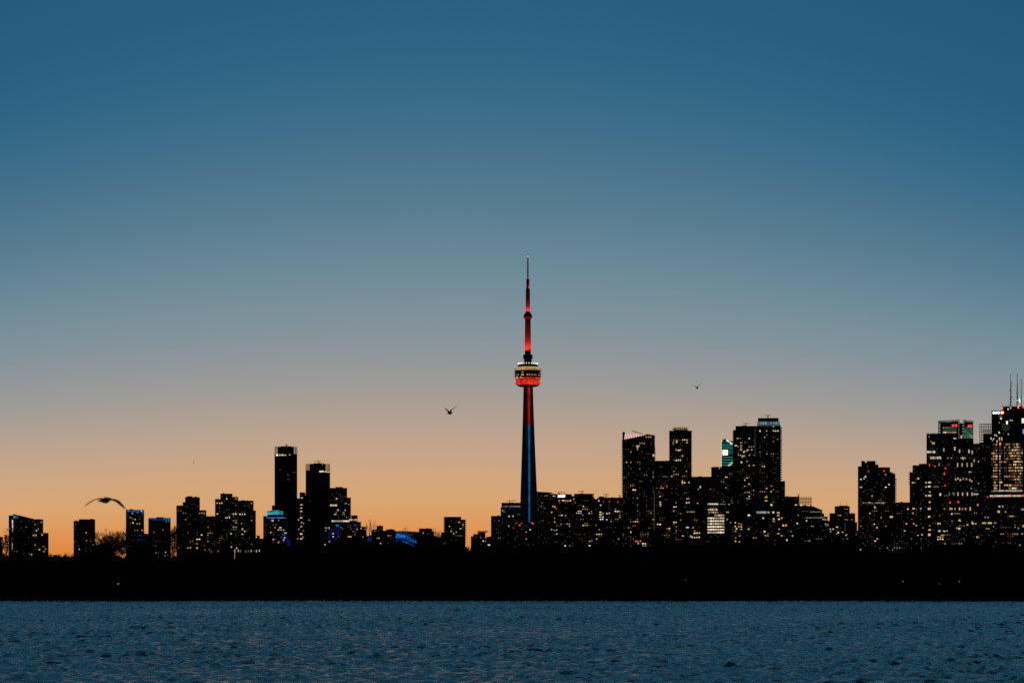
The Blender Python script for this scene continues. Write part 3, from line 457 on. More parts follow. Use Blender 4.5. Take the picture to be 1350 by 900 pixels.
def striped_crown(r,g):
    D=g['D']; d=g['d']; cl=g['cl']; G=g['g']
    q=MB(); a,b=cl(823.5),cl(851)
    # dark rear wall of the crown and its sloping rim
    q.box(a,b,-d/2+4,-d/2+5,wz(579.5,D)-G-1,wz(569.4,D)-G,wz(572.6,D)-G); q.box(cl(820.7),a,-d/2,-d/2+5,wz(580,D)-G,wz(569,D)-G)
    link('crown_wall',q.mesh(),M_SLAB,r)
    n=13; mt=em((1,.74,.66),1.05); mr=em((1,.16,.12),.38)
    def top(px): return 569.4+(px-823.5)/(851-823.5)*3.2
    def bot(px): return 579.2-(px-823.5)/(851-823.5)*6.0
    for i in range(n):
        px=824.2+(850.2-824.2)*i/(n-1); zt=wz(top(px)+.2,D)-G; zb=wz(bot(px),D)-G
        if zt-zb<.6: continue
        sx=(zt-zb)*.18; w_=.56; k=MB(); xc=cl(px); y=-d/2-.1
        k.v=[(xc-sx/2-w_,y,zb),(xc-sx/2+w_,y,zb),(xc+sx/2+w_,y,zt),(xc+sx/2-w_,y,zt)]; k.v+=[(v[0],y+.4,v[2]) for v in k.v]
        k.f=[(0,1,2,3),(7,6,5,4),(0,4,5,1),(1,5,6,2),(2,6,7,3),(3,7,4,0)]
        link('light_fin',k.mesh(),mt,r)
    q=MB(); q.v=[(a+.5,-d/2+.7,wz(577.5,D)-G),(b-6,-d/2+.7,wz(573.8,D)-G),(b-6,-d/2+.7,wz(572.4,D)-G),(a+.5,-d/2+.7,wz(571.5,D)-G)]
    q.v+=[(v[0],v[1]+.5,v[2]) for v in q.v]; q.f=[(0,1,2,3),(7,6,5,4),(0,4,5,1),(1,5,6,2),(2,6,7,3),(3,7,4,0)]
    link('red_light',q.mesh(),mr,r)
    q=MB(); q.bar((cl(833.5),0,wz(566.8,D)-G),(cl(846),0,wz(570.6,D)-G),.5); q.bar((cl(846),0,wz(574,D)-G),(cl(846),0,wz(570,D)-G),.6); link('roof_crane',q.mesh(),M_METAL,r)

def green_tower(r,g):
    D=g['D']; d=g['d']; cl=g['cl']; G=g['g']; X0,X1=cl(951),cl(969)
    out=[(951,587),(951.4,583),(952.6,579.8),(954.6,578.2),(957,578.4),(969,584.4)]
    q=MB(); n=len(out)+2
    pts=[(cl(951),wz(588,D)-G)]+[(cl(x),wz(y,D)-G) for x,y in out]+[(cl(969),wz(588,D)-G)]
    q.v=[(x,-d/2,z) for x,z in pts]+[(x,d/2,z) for x,z in pts]
    q.f=[tuple(range(n)),tuple(reversed(range(n,2*n)))]+[(i,(i+1)%n,n+(i+1)%n,n+i) for i in range(n)]
    link('curved_top',q.mesh(),FAC['glass'],r)
    m1=em((.0,.2,.13),.3); m2=em((.05,.4,.36),.42)
    y=583.5
    for i,(y0,y1,mm) in enumerate([(581,583.4,m1),(583.8,585.8,m1),(586,587.2,m2),(587.5,589,m1),(589.2,590.4,m2),(591,594.8,m1),(595,596,m2),(596.4,599,m1),(601.8,603,m2),(605.2,606.6,m2),(608.6,610,m2),(612,613.4,m2)]):
        x0=952.5; x1=966.5
        if 592<y1<599.9: x0=960
        w=(x1-x0)*g['sc']; h=(y1-y0)*g['sc']
        link('window',pane(w,h,mm),mm,r,(cl((x0+x1)/2),-d/2-.15,wz((y0+y1)/2,D)-G))
    link('lit_panel',pane(7.2*g['sc'],7.2*g['sc'],em((.95,1,.72),1.25)),None,r,(cl(956),-d/2-.3,wz(596.2,D)-G))
    for px,py in ((963,611.5),(965,609.6),(961,613)):
        mm=em((1,.85,.5),.7); link('window',pane(3.2,2.4,mm),mm,r,(cl(px),-d/2-.35,wz(py,D)-G))
    # outline lights: sloping roof edge and left edge
    for (a,b) in (((957.8,579.6),(961,582)),((962,582.8),(965.4,585.2))):
        k=MB(); k.bar((cl(a[0]),-d/2-.5,wz(a[1],D)-G),(cl(b[0]),-d/2-.5,wz(b[1],D)-G),.95); link('glow_strip',k.mesh(),em((1,.75,.68),1.6),r)
    for i in range(9):
        px=951.2; py=581.5+i*3.9; k=MB(); k.bar((cl(px)-.2,-d/2-.3,wz(py+1.4,D)-G),(cl(px)-.2,-d/2-.3,wz(py-1.4,D)-G),.55); link('glow_strip',k.mesh(),em((1,.85,.7),.95),r)

def twin_crown(r,g):
    D=g['D']; d=g['d']; cl=g['cl']; G=g['g']
    def scr(x0,x1,ya,yb,yc,nx):
        q=MB(); a,b=cl(x0),cl(x1); z0=wz(yc,D)-G; za,zb=wz(ya,D)-G,wz(yb,D)-G
        for yy in (-d/2+.5,d/2-.5):
            for i in range(nx+1):
                t=i/nx; x=a+(b-a)*t; q.bar((x,yy,z0-1),(x,yy,za+(zb-za)*t),.38)
            for t in (.33,.66,1):
                q.bar((a,yy,z0+(za-z0)*t),(b,yy,z0+(zb-z0)*t),.4 if t<1 else .7)
        for x,z in ((a,za),(b,zb)): q.bar((x,-d/2+.5,z),(x,d/2-.5,z),.6)
        link('crown_screen',q.mesh(),M_METAL,r)
        q=MB(); q.box(a+.8,b-.8,-d/2+1.3,d/2-1.5,z0-.5,min(za,zb)-1.0); link('glass_crown',q.mesh(),FAC['glass'],r)
    scr(1237.2,1264.6,554.8,553.4,578,12); scr(1270.4,1282.8,553.6,555.4,578,6)
    q=MB(); q.box(cl(1264.6),cl(1270.4),-d/2+2,d/2-2,wz(579,D)-G,wz(557.6,D)-G); link('crown_link',q.mesh(),FAC['dark'],r)
    def pn(nm,px,py,w,h,c,s): mm=em(c,s); link(nm,pane(w*g['sc'],h*g['sc'],mm),mm,r,(cl(px),-d/2-.4,wz(py,D)-G))
    pn('red_light',1256.2,560.6,2.8,3,RED,1.1); pn('red_light',1260.2,560.6,3.2,3.2,RED,1.3); pn('red_light',1278.6,561.4,5.6,3.2,RED,1.1); pn('red_light',1255.4,569.8,1.6,2.6,RED,.8)
    for i,px in enumerate(np.arange(1244,1261,2.3)):
        pn('window',px,563.4,1.6,1.5,(.8,1,.7),(.32,.12,.2,.16,.12,.1,.09,.07)[i%8]); pn('window',px,566.5,1.9,2.4,(.5,.6,.3),.09); pn('window',px,569.6,1.8,1.8,(1,.95,.65),(.5,.9,.2,.25,.2,.1,.35,.3)[i%8])
    for j,py in enumerate(np.arange(563.6,577,2.6)):
        for i,px in enumerate((1273,1276,1279,1281.3)): pn('window',px,py,2.2,1.7,(.15,.6,.42) if j<4 else (.6,.8,.6),(.12,.22,.16,.2,.35,.28)[(j*5+i)%6])
    for py in (559,562.4,566.4,570,574): pn('window',1238.9,py,1.4,1.8,(1,.85,.8),.35)
    for py in (561,565,569,573.5): pn('window',1270-.6,py,1.1,2.2,(.9,1,.8),.2)
    pn('window',1265.4,556.9,4.4,.9,(.5,.7,.7),.2)
    k=MB(); k.bar((cl(1249),-d/2-.4,wz(555.9,D)-G),(cl(1263.6),-d/2-.4,wz(553.8,D)-G),.42); link('glow_strip',k.mesh(),em((.5,.7,.72),.3),r)

def bank_top(r,g):
    D=g['D']; d=g['d']; cl=g['cl']; G=g['g']
    cu=bpy.data.curves.new('sign_lettering','FONT'); cu.body='BMO'; cu.size=1; cu.extrude=.03; cu.offset=.022; cu.align_x='CENTER'; cu.align_y='CENTER'
    tmp=bpy.data.objects.new('tmp',cu); COL.objects.link(tmp); dg=bpy.context.evaluated_depsgraph_get(); me=bpy.data.meshes.new_from_object(tmp.evaluated_get(dg)); bpy.data.objects.remove(tmp); me.materials.clear(); me.materials.append(em((.93,.95,1),2.2))
    t=link('sign_lettering',me,None,r,(cl(1313.6),-d/2-.6,wz(543.8,D)-G),(math.pi/2,0,0))
    s=6.2; t.scale=(s,s*1.0,s)
    k=MB(); n=24; R_=3.5
    k.lathe([(R_,0),(R_,.5)],n); o=link('sign_roundel',k.mesh(),em((1,.07,.05),1.7),r,(cl(1321.2),-d/2-.1,wz(543.4,D)-G),(math.pi/2,0,0))
    # white M over a bar inside the red disc
    k=MB(); y=-.85
    for a,b in (((-1.5,-.6),(-1.5,1.4)),((-1.5,1.4),(0,.1)),((0,.1),(1.5,1.4)),((1.5,1.4),(1.5,-.6)),((-1.9,-1.5),(1.9,-1.5))):
        k.bar((a[0],y,a[1]),(b[0],y,b[1]),.36)
    link('sign_emblem',k.mesh(),em((1,.9,.9),2.4),r,(cl(1321.2),-d/2,wz(543.4,D)-G))
    def mast(px,yt,yb,r0,dishes):
        q=MB(); x=cl(px); zb=wz(yb,D)-G-1; zt=wz(yt,D)-G
        for i in range(3):
            a=2*math.pi*i/3; q.bar((x+r0*math.cos(a),r0*math.sin(a),zb),(x+r0*.3*math.cos(a),r0*.3*math.sin(a),zb+(zt-zb)*.72),.26)
        k_=9
        for i in range(k_):
            z=zb+(zt-zb)*.72*i/k_; z2=zb+(zt-zb)*.72*(i+1)/k_; rr=r0*(1-.7*i/k_); q.bar((x-rr,0,z),(x+rr*.9,0,z2),.2); q.bar((x+rr,0,z),(x-rr*.9,0,z2),.2)
        q.bar((x,0,zb),(x,0,zt),.75,.38)
        for (f,o) in dishes: q.box(x+o-.7,x+o+.7,-.6,.6,zb+(zt-zb)*f,zb+(zt-zb)*f+1.6)
        link('antenna',q.mesh(),M_METAL,r)
    mast(1332.4,490.2,535.4,1.5,((.7,1.2),(.74,1.6),(.62,1),(.5,-1),(.3,1.6),(.25,-1.2),(.45,.9)))
    mast(1341,490,535.4,1.6,((.3,1),(.4,-1),(.6,.6),(.8,0),(.9,0)))
    mast(1346.4,498,535.4,.7,((.3,.8),))
    for px,yt in ((1327.6,531.4),(1329.6,526.4),(1335.6,531.6),(1321.8,531),(1325,533)):
        q=MB(); q.bar((cl(px),0,wz(536,D)-G-1),(cl(px),0,wz(yt,D)-G),.22); link('antenna',q.mesh(),M_METAL,r)
    def pn(nm,px,py,w,h,c,s): mm=em(c,s); link(nm,pane(w*g['sc'],h*g['sc'],mm),mm,r,(cl(px),-d/2-.4,wz(py,D)-G))
    def lamp(px,py,w,c,s): mm=em(c,s); link('roof_lamp',pane(w*g['sc'],w*1.5*g['sc'],mm,1.0),mm,r,(cl(px),-3,wz(py,D)-G))
    lamp(1341,526.6,1.3,TEAL,.9); lamp(1344,526,1.8,WHITE,1.6); lamp(1345,528.6,1.4,(1,.8,.6),1); lamp(1349,524,1.6,TEAL,1); lamp(1344,522.6,1,TEAL,.8)
    pn('warning_light',1321.4,535+2.6,1.6,3,ORG,1); pn('warning_light',1321.3,535.4,1.2,1.8,RED,.8); pn('warning_light',1342.4,536,1.7,4,(1,.25,.15),1.5); pn('warning_light',1349,536.4,2,3,RED,1.5)
    pn('window',1329,539,1.8,2.2,WHITE,.7); pn('window',1332.4,537.4,1.4,2.4,WARM,.6); pn('window',1319.6,551.2,2.2,2.2,WARM,1.1); pn('window',1327.6,556.8,2.2,4.6,WHITE,1.3); pn('window',1329.4,572,1.8,1.8,WHITE,.4); pn('window',1317.4,556.6,1.4,2,WHITE,.2)
    pn('window',1349.6,554.4,5.4,6.4,(.85,1,.72),.9); pn('blue_light',1350,568.6,3.6,6,(.3,.35,1),.7)
    for i in range(4):
        for j in range(3): pn('window',1321.4+i*2.3,558.6+j*3.2+.3*(i%2),1.5,1.3,(.6,.75,.5),.07+.04*((i+j)%2))
    for i,(px,py) in enumerate(((1331,562),(1330,565),(1326,568),(1323,571))): pn('window',px,py,1.2,1.6,(.6,.7,.4),.09)

for S in SPECS: build(S)

# ------------------------------------------------------------------ the great tower
D=5000.; CX=wx(695.9,D); s_=D/F; al=math.atan2(CX,D)
tw=empty('observation_tower',(CX,D,1.0),0); tag(tw,'very tall needle-like observation tower with red-lit round pod and antenna mast','tower')
def Z(py): return wz(py,D)-1
b=MB(); GA=R(-90+16)          # the gap between two legs that faces the lake
lv=[(765,27),(752,21.5),(738,18.4),(715,15.4),(690,13.4),(668,12.6),(647,11.9),(620,10.6),(600,9.75),(575,8.7),(550,7.7),(530,7.0),(509,6.4)]
ring=None; n=0
for py,rp in lv:
    rad=rp*s_; core=max(4.6,min(rad*.62,5.4*s_+ (rp-6.4)*.25*s_)); z=Z(py); th_=max(2.6,3.2)
    pts=[]
    for k in range(3):
        a=GA+math.pi/3+k*2*math.pi/3; u=(math.cos(a),math.sin(a)); v=(-u[1],u[0])
        a0=a-math.pi/3
        # core facet in the gap before the leg
        for da in (-.26,.26): pts.append((core*math.cos(a0+da),core*math.sin(a0+da)))
        pts += [(core*.86*u[0]-v[0]*th_*1.15,core*.86*u[1]-v[1]*th_*1.15)]
        pts += [(rad*u[0]-v[0]*th_*.75,rad*u[1]-v[1]*th_*.75),(rad*u[0]+v[0]*th_*.75,rad*u[1]+v[1]*th_*.75)]
        pts += [(core*.86*u[0]+v[0]*th_*1.15,core*.86*u[1]+v[1]*th_*1.15)]
    n=len(pts); k0=len(b.v); b.v+=[(x,y,z) for x,y in pts]
    if ring is not None: b.f+=[(ring+i,ring+(i+1)%n,k0+(i+1)%n,k0+i) for i in range(n)]
    ring=k0
b.f.append(tuple(ring+i for i in range(n)))
link('shaft',b.mesh(),M_CONC,tw)
# lit glass lift shaft in the gap
def lift(y0,y1,r0,r1,m,nm):
    q=MB(); k=0
    for py,rr in ((y1,r1),(y0,r0)):
        for (o,rad) in ((-1.55,rr),(1.55,rr),(1.55,rr-3.5),(-1.55,rr-3.5)):
            ux,uy=math.cos(GA),math.sin(GA); q.v.append((rad*ux-uy*o,rad*uy+ux*o,Z(py)))
    q.f=[(0,1,5,4),(1,2,6,5),(2,3,7,6),(3,0,4,7),(4,5,6,7),(3,2,1,0)]
    link(nm,q.mesh(),m,tw)
mb=noise_em('blue_lift_light',(.006,.10,.28),(.012,.17,.42),.5,.09); mr_=noise_em('red_lift_light',(.33,.012,.008),(.5,.02,.012),.62,.1)
lift(560,688.6,8.1,9.6,mb,'lit_lift_shaft'); lift(510,559.4,7.75,8.07,mr_,'lit_lift_shaft')
# pod
def lathe(nm,prof,m,n=64,smooth=False):
    q=MB(); q.lathe([(r*s_,Z(y)) for r,y in prof],n); return link(nm,q.mesh(smooth=smooth),m,tw)
lathe('pod_base',[(6.2,510),(11,509.6),(14.2,508.4),(15,507.6)],M_DARKP)
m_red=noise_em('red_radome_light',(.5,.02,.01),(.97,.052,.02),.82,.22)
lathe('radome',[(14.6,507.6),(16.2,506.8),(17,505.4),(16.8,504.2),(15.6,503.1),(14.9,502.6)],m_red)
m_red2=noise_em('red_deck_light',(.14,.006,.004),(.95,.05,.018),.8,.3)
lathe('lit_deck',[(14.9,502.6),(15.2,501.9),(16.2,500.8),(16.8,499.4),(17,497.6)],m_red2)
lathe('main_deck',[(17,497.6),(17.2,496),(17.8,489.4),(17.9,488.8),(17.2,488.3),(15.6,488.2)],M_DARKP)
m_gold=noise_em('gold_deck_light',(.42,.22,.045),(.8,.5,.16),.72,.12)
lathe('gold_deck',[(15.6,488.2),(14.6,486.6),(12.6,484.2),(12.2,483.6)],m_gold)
lathe('upper_deck',[(12.2,483.6),(13.2,483.2),(13.2,480.6),(12.6,480.3),(6,480.2)],M_DARKP)
# ledge with fine rods, deck windows and the ring of lamps
q=MB()
for i in range(24):
    a=2*math.pi*i/24; q.bar((16.*s_*math.cos(a),16.*s_*math.sin(a),Z(487)),(18.3*s_*math.cos(a),18.3*s_*math.sin(a),Z(486.2)),.18)
link('outrigger',q.mesh(),M_METAL,tw)
for i in range(24):
    a=2*math.pi*(i+.4)/24; x,y=12.9*s_*math.cos(a),12.9*s_*math.sin(a); mm=em((1,.86,.76),1.5)
    link('ring_lamp',pane(.95,1.9,mm,.9),mm,tw,(x,y,Z(479.2)),(0,0,a+math.pi/2))
rr=random.Random(5)
for i in range(22):
    a=R(-90+rr.uniform(-75,75)); lev,rad=rr.choice(((491.4,17.75),(494.6,17.45),(494.8,17.45),(498,17.05))); mm=em(rr.choice((WHITE,WARM,AMB)),rr.choice((.25,.5,.9,1.4)) if lev<497 else 1.2)
    link('window',pane(rr.choice((1.6,2.4)),1.2,mm,.5),mm,tw,(rad*s_*math.cos(a),rad*s_*math.sin(a),Z(lev)),(0,0,a+math.pi/2))
lathe('pod_neck',[(5.2,480.4),(5.2,473),(6.3,472.6),(6.4,468),(5.9,467.4),(4,467.2)],M_DARKP,24)
lathe('upper_shaft',[(3.95,467.4),(3.9,440),(3.7,420.6)],M_CONC,6)
lathe('maintenance_box',[(1.0,467.8),(1.1,464),(.9,460.4)],M_METAL,8).location=(2.6*s_,-3.6*s_,0)
lathe('sky_deck',[(3.6,420.8),(4.4,420.2),(5.6,418.2),(6.0,417),(5.6,415.6),(4.2,413),(2.9,412)],M_DARKP,40)
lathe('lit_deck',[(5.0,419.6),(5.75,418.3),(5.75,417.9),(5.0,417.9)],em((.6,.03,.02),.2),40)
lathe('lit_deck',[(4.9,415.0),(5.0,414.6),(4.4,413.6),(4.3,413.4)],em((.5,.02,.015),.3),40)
WHT=mat('mast_cladding',(.14,.14,.135),.6)
lathe('antenna_mast',[(2.9,412.4),(2.75,381.2)],WHT,8); 
lathe('antenna_mast',[(2.1,381.4),(1.9,368)],WHT,8)
lathe('antenna_mast',[(.95,368.2),(.85,345),(.6,339.6)],WHT,8)
lathe('antenna_tip',[(.35,339.8),(.3,336),(.12,331.6)],M_METAL,6)
lathe('beacon',[(.2,338.8),(.75,338.4),(.75,337),(.2,336.6)],em((1,.5,.5),.9),12)
lathe('mast_collar',[(2.1,368.8),(2.2,368.2),(1.2,367.8)],M_DARKP,12); lathe('mast_collar',[(2.9,381.8),(3.0,381.2),(2.2,380.8)],M_DARKP,12)
# red floodlights of the tower, standing on its decks and shining up the mast
def flood(py,rad,power,size,angles,aim):
    for a in angles:
        L=bpy.data.lights.new('red_floodlight','SPOT'); L.energy=power; L.color=(1,.035,.015); L.spot_size=R(size); L.spot_blend=.8; L.shadow_soft_size=.4
        o=bpy.data.objects.new('red_floodlight',L); COL.objects.link(o); o.parent=tw
        x,y=rad*s_*math.cos(R(a)),rad*s_*math.sin(R(a)); o.location=(x,y,Z(py))
        dv=Vector((0,0,Z(aim)))-Vector((x,y,Z(py))); o.rotation_euler=dv.to_track_quat('-Z','Y').to_euler()
FL=dict(a=1.0)
flood(467.2,9.5,40000,60,(-140,-90,-40,40,140),445)
flood(412.6,6.2,19000,70,(-140,-90,-40,40,140),402)
flood(381.0,3.6,7000,80,(-40,),374); flood(368,2.3,1500,80,(-60,180),362)

# ------------------------------------------------------------------ stadium with blue-lit domed roof
D=5050.; cx=527.; s_=D/F; SX=wx(cx,D); al=math.atan2(SX,D); a_,b_,c_=66*s_,75.,32.; z0=wz(698.6,D)-1-c_
st=empty('domed_stadium',(SX,D+b_,1.0),0); tag(st,'domed stadium whose curved roof glows blue, among dark low blocks','stadium')
q=MB(); nu,nv=64,12
prof=[(1.0,-0.0)]
V=[];Fq=[]
for j in range(nv+1):
    ph=(math.pi/2)*j/nv
    for i in range(nu):
        t=2*math.pi*i/nu; V.append((a_*math.cos(ph)*math.cos(t),b_*math.cos(ph)*math.sin(t),z0+c_*math.sin(ph)))
for j in range(nv):
    for i in range(nu): k=j*nu+i; k2=j*nu+(i+1)%nu; Fq.append((k,k2,k2+nu,k+nu))
q.v=V;q.f=Fq; link('domed_roof',q.mesh(smooth=True),M_SLAB,st)
q=MB(); q.v=[(a_*1.03*math.cos(2*math.pi*i/nu),b_*1.03*math.sin(2*math.pi*i/nu),z) for z in (-1.5,z0+.5) for i in range(nu)]
q.f=[(i,(i+1)%nu,nu+(i+1)%nu,nu+i) for i in range(nu)]+[tuple(nu+i for i in range(nu))]; link('outer_wall',q.mesh(),FAC['conc'],st)
def patch(up,lo,m,n=12):
    """panel lying 0.5 m off the dome between two curves (columns/rows)"""
    Vv=[];Ff=[]; rows=4
    for i in range(n+1):
        px=up[0][0]+(up[-1][0]-up[0][0])*i/n
        yu=np.interp(px,[p[0] for p in up],[p[1] for p in up]); yl=np.interp(px,[p[0] for p in lo],[p[1] for p in lo])
        for j in range(rows+1):
            py=yl+(yu-yl)*j/rows; x=wx(px,D)-SX; z=wz(py,D)-1; k=1-(x/a_)**2-(max(0,(z-z0))/c_)**2
            y=-b_*math.sqrt(max(k,.0))-.6; Vv.append((x,y,z))
    for i in range(n):
        for j in range(rows): k=i*(rows+1)+j; Ff.append((k,k+rows+1,k+rows+2,k+1))
    q=MB(); q.v=Vv; q.f=Ff; o=link('blue_roof_panel',q.mesh(),m,st)
    md=o.modifiers.new('thick','SOLIDIFY'); md.thickness=.4
m_b=noise_em('blue_roof_light',(.005,.14,.8),(.03,.30,1.),.85,.3); m_b2=noise_em('dim_blue_roof_light',(.0,.035,.3),(.0,.08,.55),.5,.3)
patch([(521.2,702.6),(530,703.4),(538,706),(549,712.4)],[(521.2,708.2),(530,708.8),(538,712),(549,716.4)],m_b)
patch([(521.2,709.6),(530,710.8),(538,714),(545.5,718)],[(521.2,713),(530,713.4),(538,716.4),(545.5,720)],m_b2)
patch([(531,711.6),(538,714.6),(545.5,718)],[(531,713.4),(538,716.4),(545.5,720)],m_b)
patch([(521.2,699.6+.8),(530,700.2),(545,704)],[(521.2,701.8),(530,702.2),(545,706.4)],em((0,.05,.2),.25))
patch([(554,716),(561.5,721)],[(554,719),(561.5,725)],m_b2)
patch([(483.8,708.6),(490,706.2)],[(483.8,712.4),(490,712.4)],m_b2)

# ------------------------------------------------------------------ ground and water
gx=np.concatenate([[-32000,-6000,-1500],np.arange(-700,701,4.),[1500,6000,32000]])
def shore(x): return 634+5*np.sin(x*.021+1)+3*np.sin(x*.057)+1.6*np.sin(x*.19+2)+.7*np.sin(x*.53)
prof=[(-6,-1.2),(0,-.05),(2,.35),(5,.9),(14,1.3),(60,1.5),(260,1.4),(1200,1.2),(50000,1.2)]
Y=shore(np.clip(gx,-700,700)); V=[]
for dy,z in prof:
    bump=(np.sin(gx*.9+dy)+np.sin(gx*2.3+dy*3))*.12 if 0<dy<60 else 0*gx
    V.append(np.stack([gx,(Y+dy) if dy<1000 else np.full_like(gx,634+dy),z+bump],1))
V=np.concatenate(V); nx=len(gx); ii=(np.arange(len(prof)-1)[:,None]*nx+np.arange(nx-1)[None]).ravel()
m=mat('dark_winter_ground',(.05,.045,.035),.95,spec=.1); N=m.node_tree.nodes; L=m.node_tree.links
nz=N.new('ShaderNodeTexNoise'); nz.inputs['Scale'].default_value=.35; tc=N.new('ShaderNodeTexCoord'); L.new(tc.outputs['Object'],nz.inputs['Vector'])
rp=N.new('ShaderNodeValToRGB'); rp.color_ramp.elements[0].color=(.02,.018,.014,1); rp.color_ramp.elements[1].color=(.07,.06,.045,1); L.new(nz.outputs[0],rp.inputs[0]); L.new(rp.outputs[0],N['Principled BSDF'].inputs['Base Color'])
tag(link('ground',np_mesh('ground',V,np.stack([ii,ii+1,ii+1+nx,ii+nx],1),True),m),kind='structure')

# water: one sheet, real waves where the camera can see them, flat beyond
xs=np.concatenate([[-32000,-4000,-600,-240],np.arange(-170,170.01,.36),[240,600,4000,32000]])
ys=[105.0]; 
while ys[-1]<655: ys.append(ys[-1]+.30+.35*(ys[-1]-105)/550)
ys=np.array([-32000,-3000,-300,40]+ys+[700,760]); Xg,Yg=np.meshgrid(xs,ys)
Zg=np.zeros_like(Xg)
wr=np.random.default_rng(3)
fade=np.clip((170-np.abs(Xg))/20,0,1)*np.clip((Yg-105)/15,0,1)*np.clip((655-Yg)/6,0,1)
for lam,amp,cnt in ((5,.004,6),(3.2,.008,14),(2.1,.011,20),(1.5,.012,26),(1.15,.010,26)):
    for _ in range(cnt):
        l=lam*wr.uniform(.75,1.3); a=R(wr.normal(-75,42)); k=2*math.pi/l
        Zg+=amp*np.sin(k*(Xg*math.cos(a)+Yg*math.sin(a))+wr.uniform(0,6.28))*wr.uniform(.6,1.3)
for _ in range(40):      # short-crested cross chop
    lx_,ly_=wr.uniform(1.0,2.2),wr.uniform(2.5,6.5); sg=wr.choice((-1,1))
    Zg+=.0085*np.sin(2*math.pi*(sg*Xg/lx_+Yg/ly_)+wr.uniform(0,6.28))
# gusts: patches of stronger and weaker chop
gust=1+.2*np.sin(Xg*.05+Yg*.013+1)*np.sin(Yg*.031-Xg*.02)+.12*np.sin(Xg*.11-Yg*.05)
Zg*=fade*gust
V=np.stack([Xg.ravel(),Yg.ravel(),Zg.ravel()],1); nx=len(xs); ny=len(ys)
ii=(np.arange(ny-1)[:,None]*nx+np.arange(nx-1)[None]).ravel()
wm=mat('lake_water',(.022,.08,.11),.13); N=wm.node_tree.nodes; L=wm.node_tree.links; bs=N['Principled BSDF']; bs.inputs['IOR'].default_value=1.48
tc=N.new('ShaderNodeTexCoord'); mp=N.new('ShaderNodeMapping'); mp.inputs['Scale'].default_value=(1,1.4,1); L.new(tc.outputs['Object'],mp.inputs[0])
n1=N.new('ShaderNodeTexNoise'); n1.inputs['Scale'].default_value=4.2; n1.inputs['Detail'].default_value=5; n1.inputs['Roughness'].default_value=.6; L.new(mp.outputs[0],n1.inputs['Vector'])
bp=N.new('ShaderNodeBump'); bp.inputs['Strength'].default_value=1; bp.inputs['Distance'].default_value=.30; mp2=N.new('ShaderNodeMapping'); mp2.inputs['Scale'].default_value=(1.1,.16,1); L.new(tc.outputs['Object'],mp2.inputs[0])
n2=N.new('ShaderNodeTexNoise'); n2.inputs['Scale'].default_value=1.0; n2.inputs['Detail'].default_value=4; n2.inputs['Roughness'].default_value=.7; L.new(mp2.outputs[0],n2.inputs['Vector'])
m2=N.new('ShaderNodeMapRange'); L.new(n2.outputs[0],m2.inputs[0]); m2.inputs[1].default_value=.36; m2.inputs[2].default_value=.64; m2.inputs[3].default_value=.8; m2.inputs[4].default_value=2.0
m3=N.new('ShaderNodeMath'); m3.operation='MULTIPLY'; L.new(n1.outputs[0],m3.inputs[0]); L.new(m2.outputs[0],m3.inputs[1]); L.new(m3.outputs[0],bp.inputs['Height']); L.new(bp.outputs[0],bs.inputs['Normal'])
tag(link('water',np_mesh('water',V,np.stack([ii,ii+1,ii+1+nx,ii+nx],1),True),wm),kind='structure')

# ------------------------------------------------------------------ trees
def tree_segments(rnd, H, levels, spread=.5, kids=(3,4)):
    segs=[]
    def grow(p,d,l,r,lev):
        q=p; n=2 if lev<3 else 1
        for i in range(n):
            d2=(d+Vector((rnd.gauss(0,.10),rnd.gauss(0,.10),rnd.gauss(0.03,.05)))).normalized()
            e=q+d2*(l/n); segs.append((q,e,r*(1-.3*i/n),r*(1-.3*(i+1)/n),lev)); q=e; d=d2
            if lev>0 and i<n-1 and lev<levels:
                s=d.cross(Vector((rnd.gauss(0,1),rnd.gauss(0,1),rnd.gauss(0,1)))).normalized(); grow(q,(d+s*spread*1.2).normalized(),l*.6,r*.5,lev+1)
        if lev>=levels: return
        for k in range(rnd.randint(*kids)):
            s=d.cross(Vector((rnd.gauss(0,1),rnd.gauss(0,1),rnd.gauss(0,1)))).normalized()
            dd=(d+s*spread*rnd.uniform(.6,1.5)+Vector((0,0,.12))).normalized()
            grow(q,dd,l*rnd.uniform(.62,.85),r*.62,lev+1)
    grow(Vector((0,0,0)),Vector((0,0,1)),1.0,.035,0)
    top=max(s[1].z for s in segs); k=H/top
    return [(a*k,b*k,r0*k,r1*k,lv) for a,b,r0,r1,lv in segs]
def seg_arrays(segs, rmin):
    A=np.array([s[0][:] for s in segs]); Bq=np.array([s[1][:] for s in segs]); r0=np.maximum(np.array([s[2] for s in segs]),rmin); r1=np.maximum(np.array([s[3] for s in segs]),rmin*.8)
    d=Bq-A; d/=np.linalg.norm(d,axis=1,keepdims=True); ref=np.where(np.abs(d[:,2:3])>.9,np.array([[1.,0,0]]),np.array([[0,0,1.]])); u=np.cross(d,ref); u/=np.linalg.norm(u,axis=1,keepdims=True); w=np.cross(d,u)
    n=3; V=[]
    for P,r in ((A,r0),(Bq,r1)):
        for i in range(n):
            t=2*math.pi*i/n; V.append(P+u*(r*math.cos(t))[:,None]+w*(r*math.sin(t))[:,None])
    V=np.stack(V,1).reshape(-1,3); base=np.arange(len(segs))[:,None]*6
    Q=np.concatenate([base+np.array([[i,(i+1)%3,3+(i+1)%3,3+i]]) for i in range(3)],0)
    return V,Q
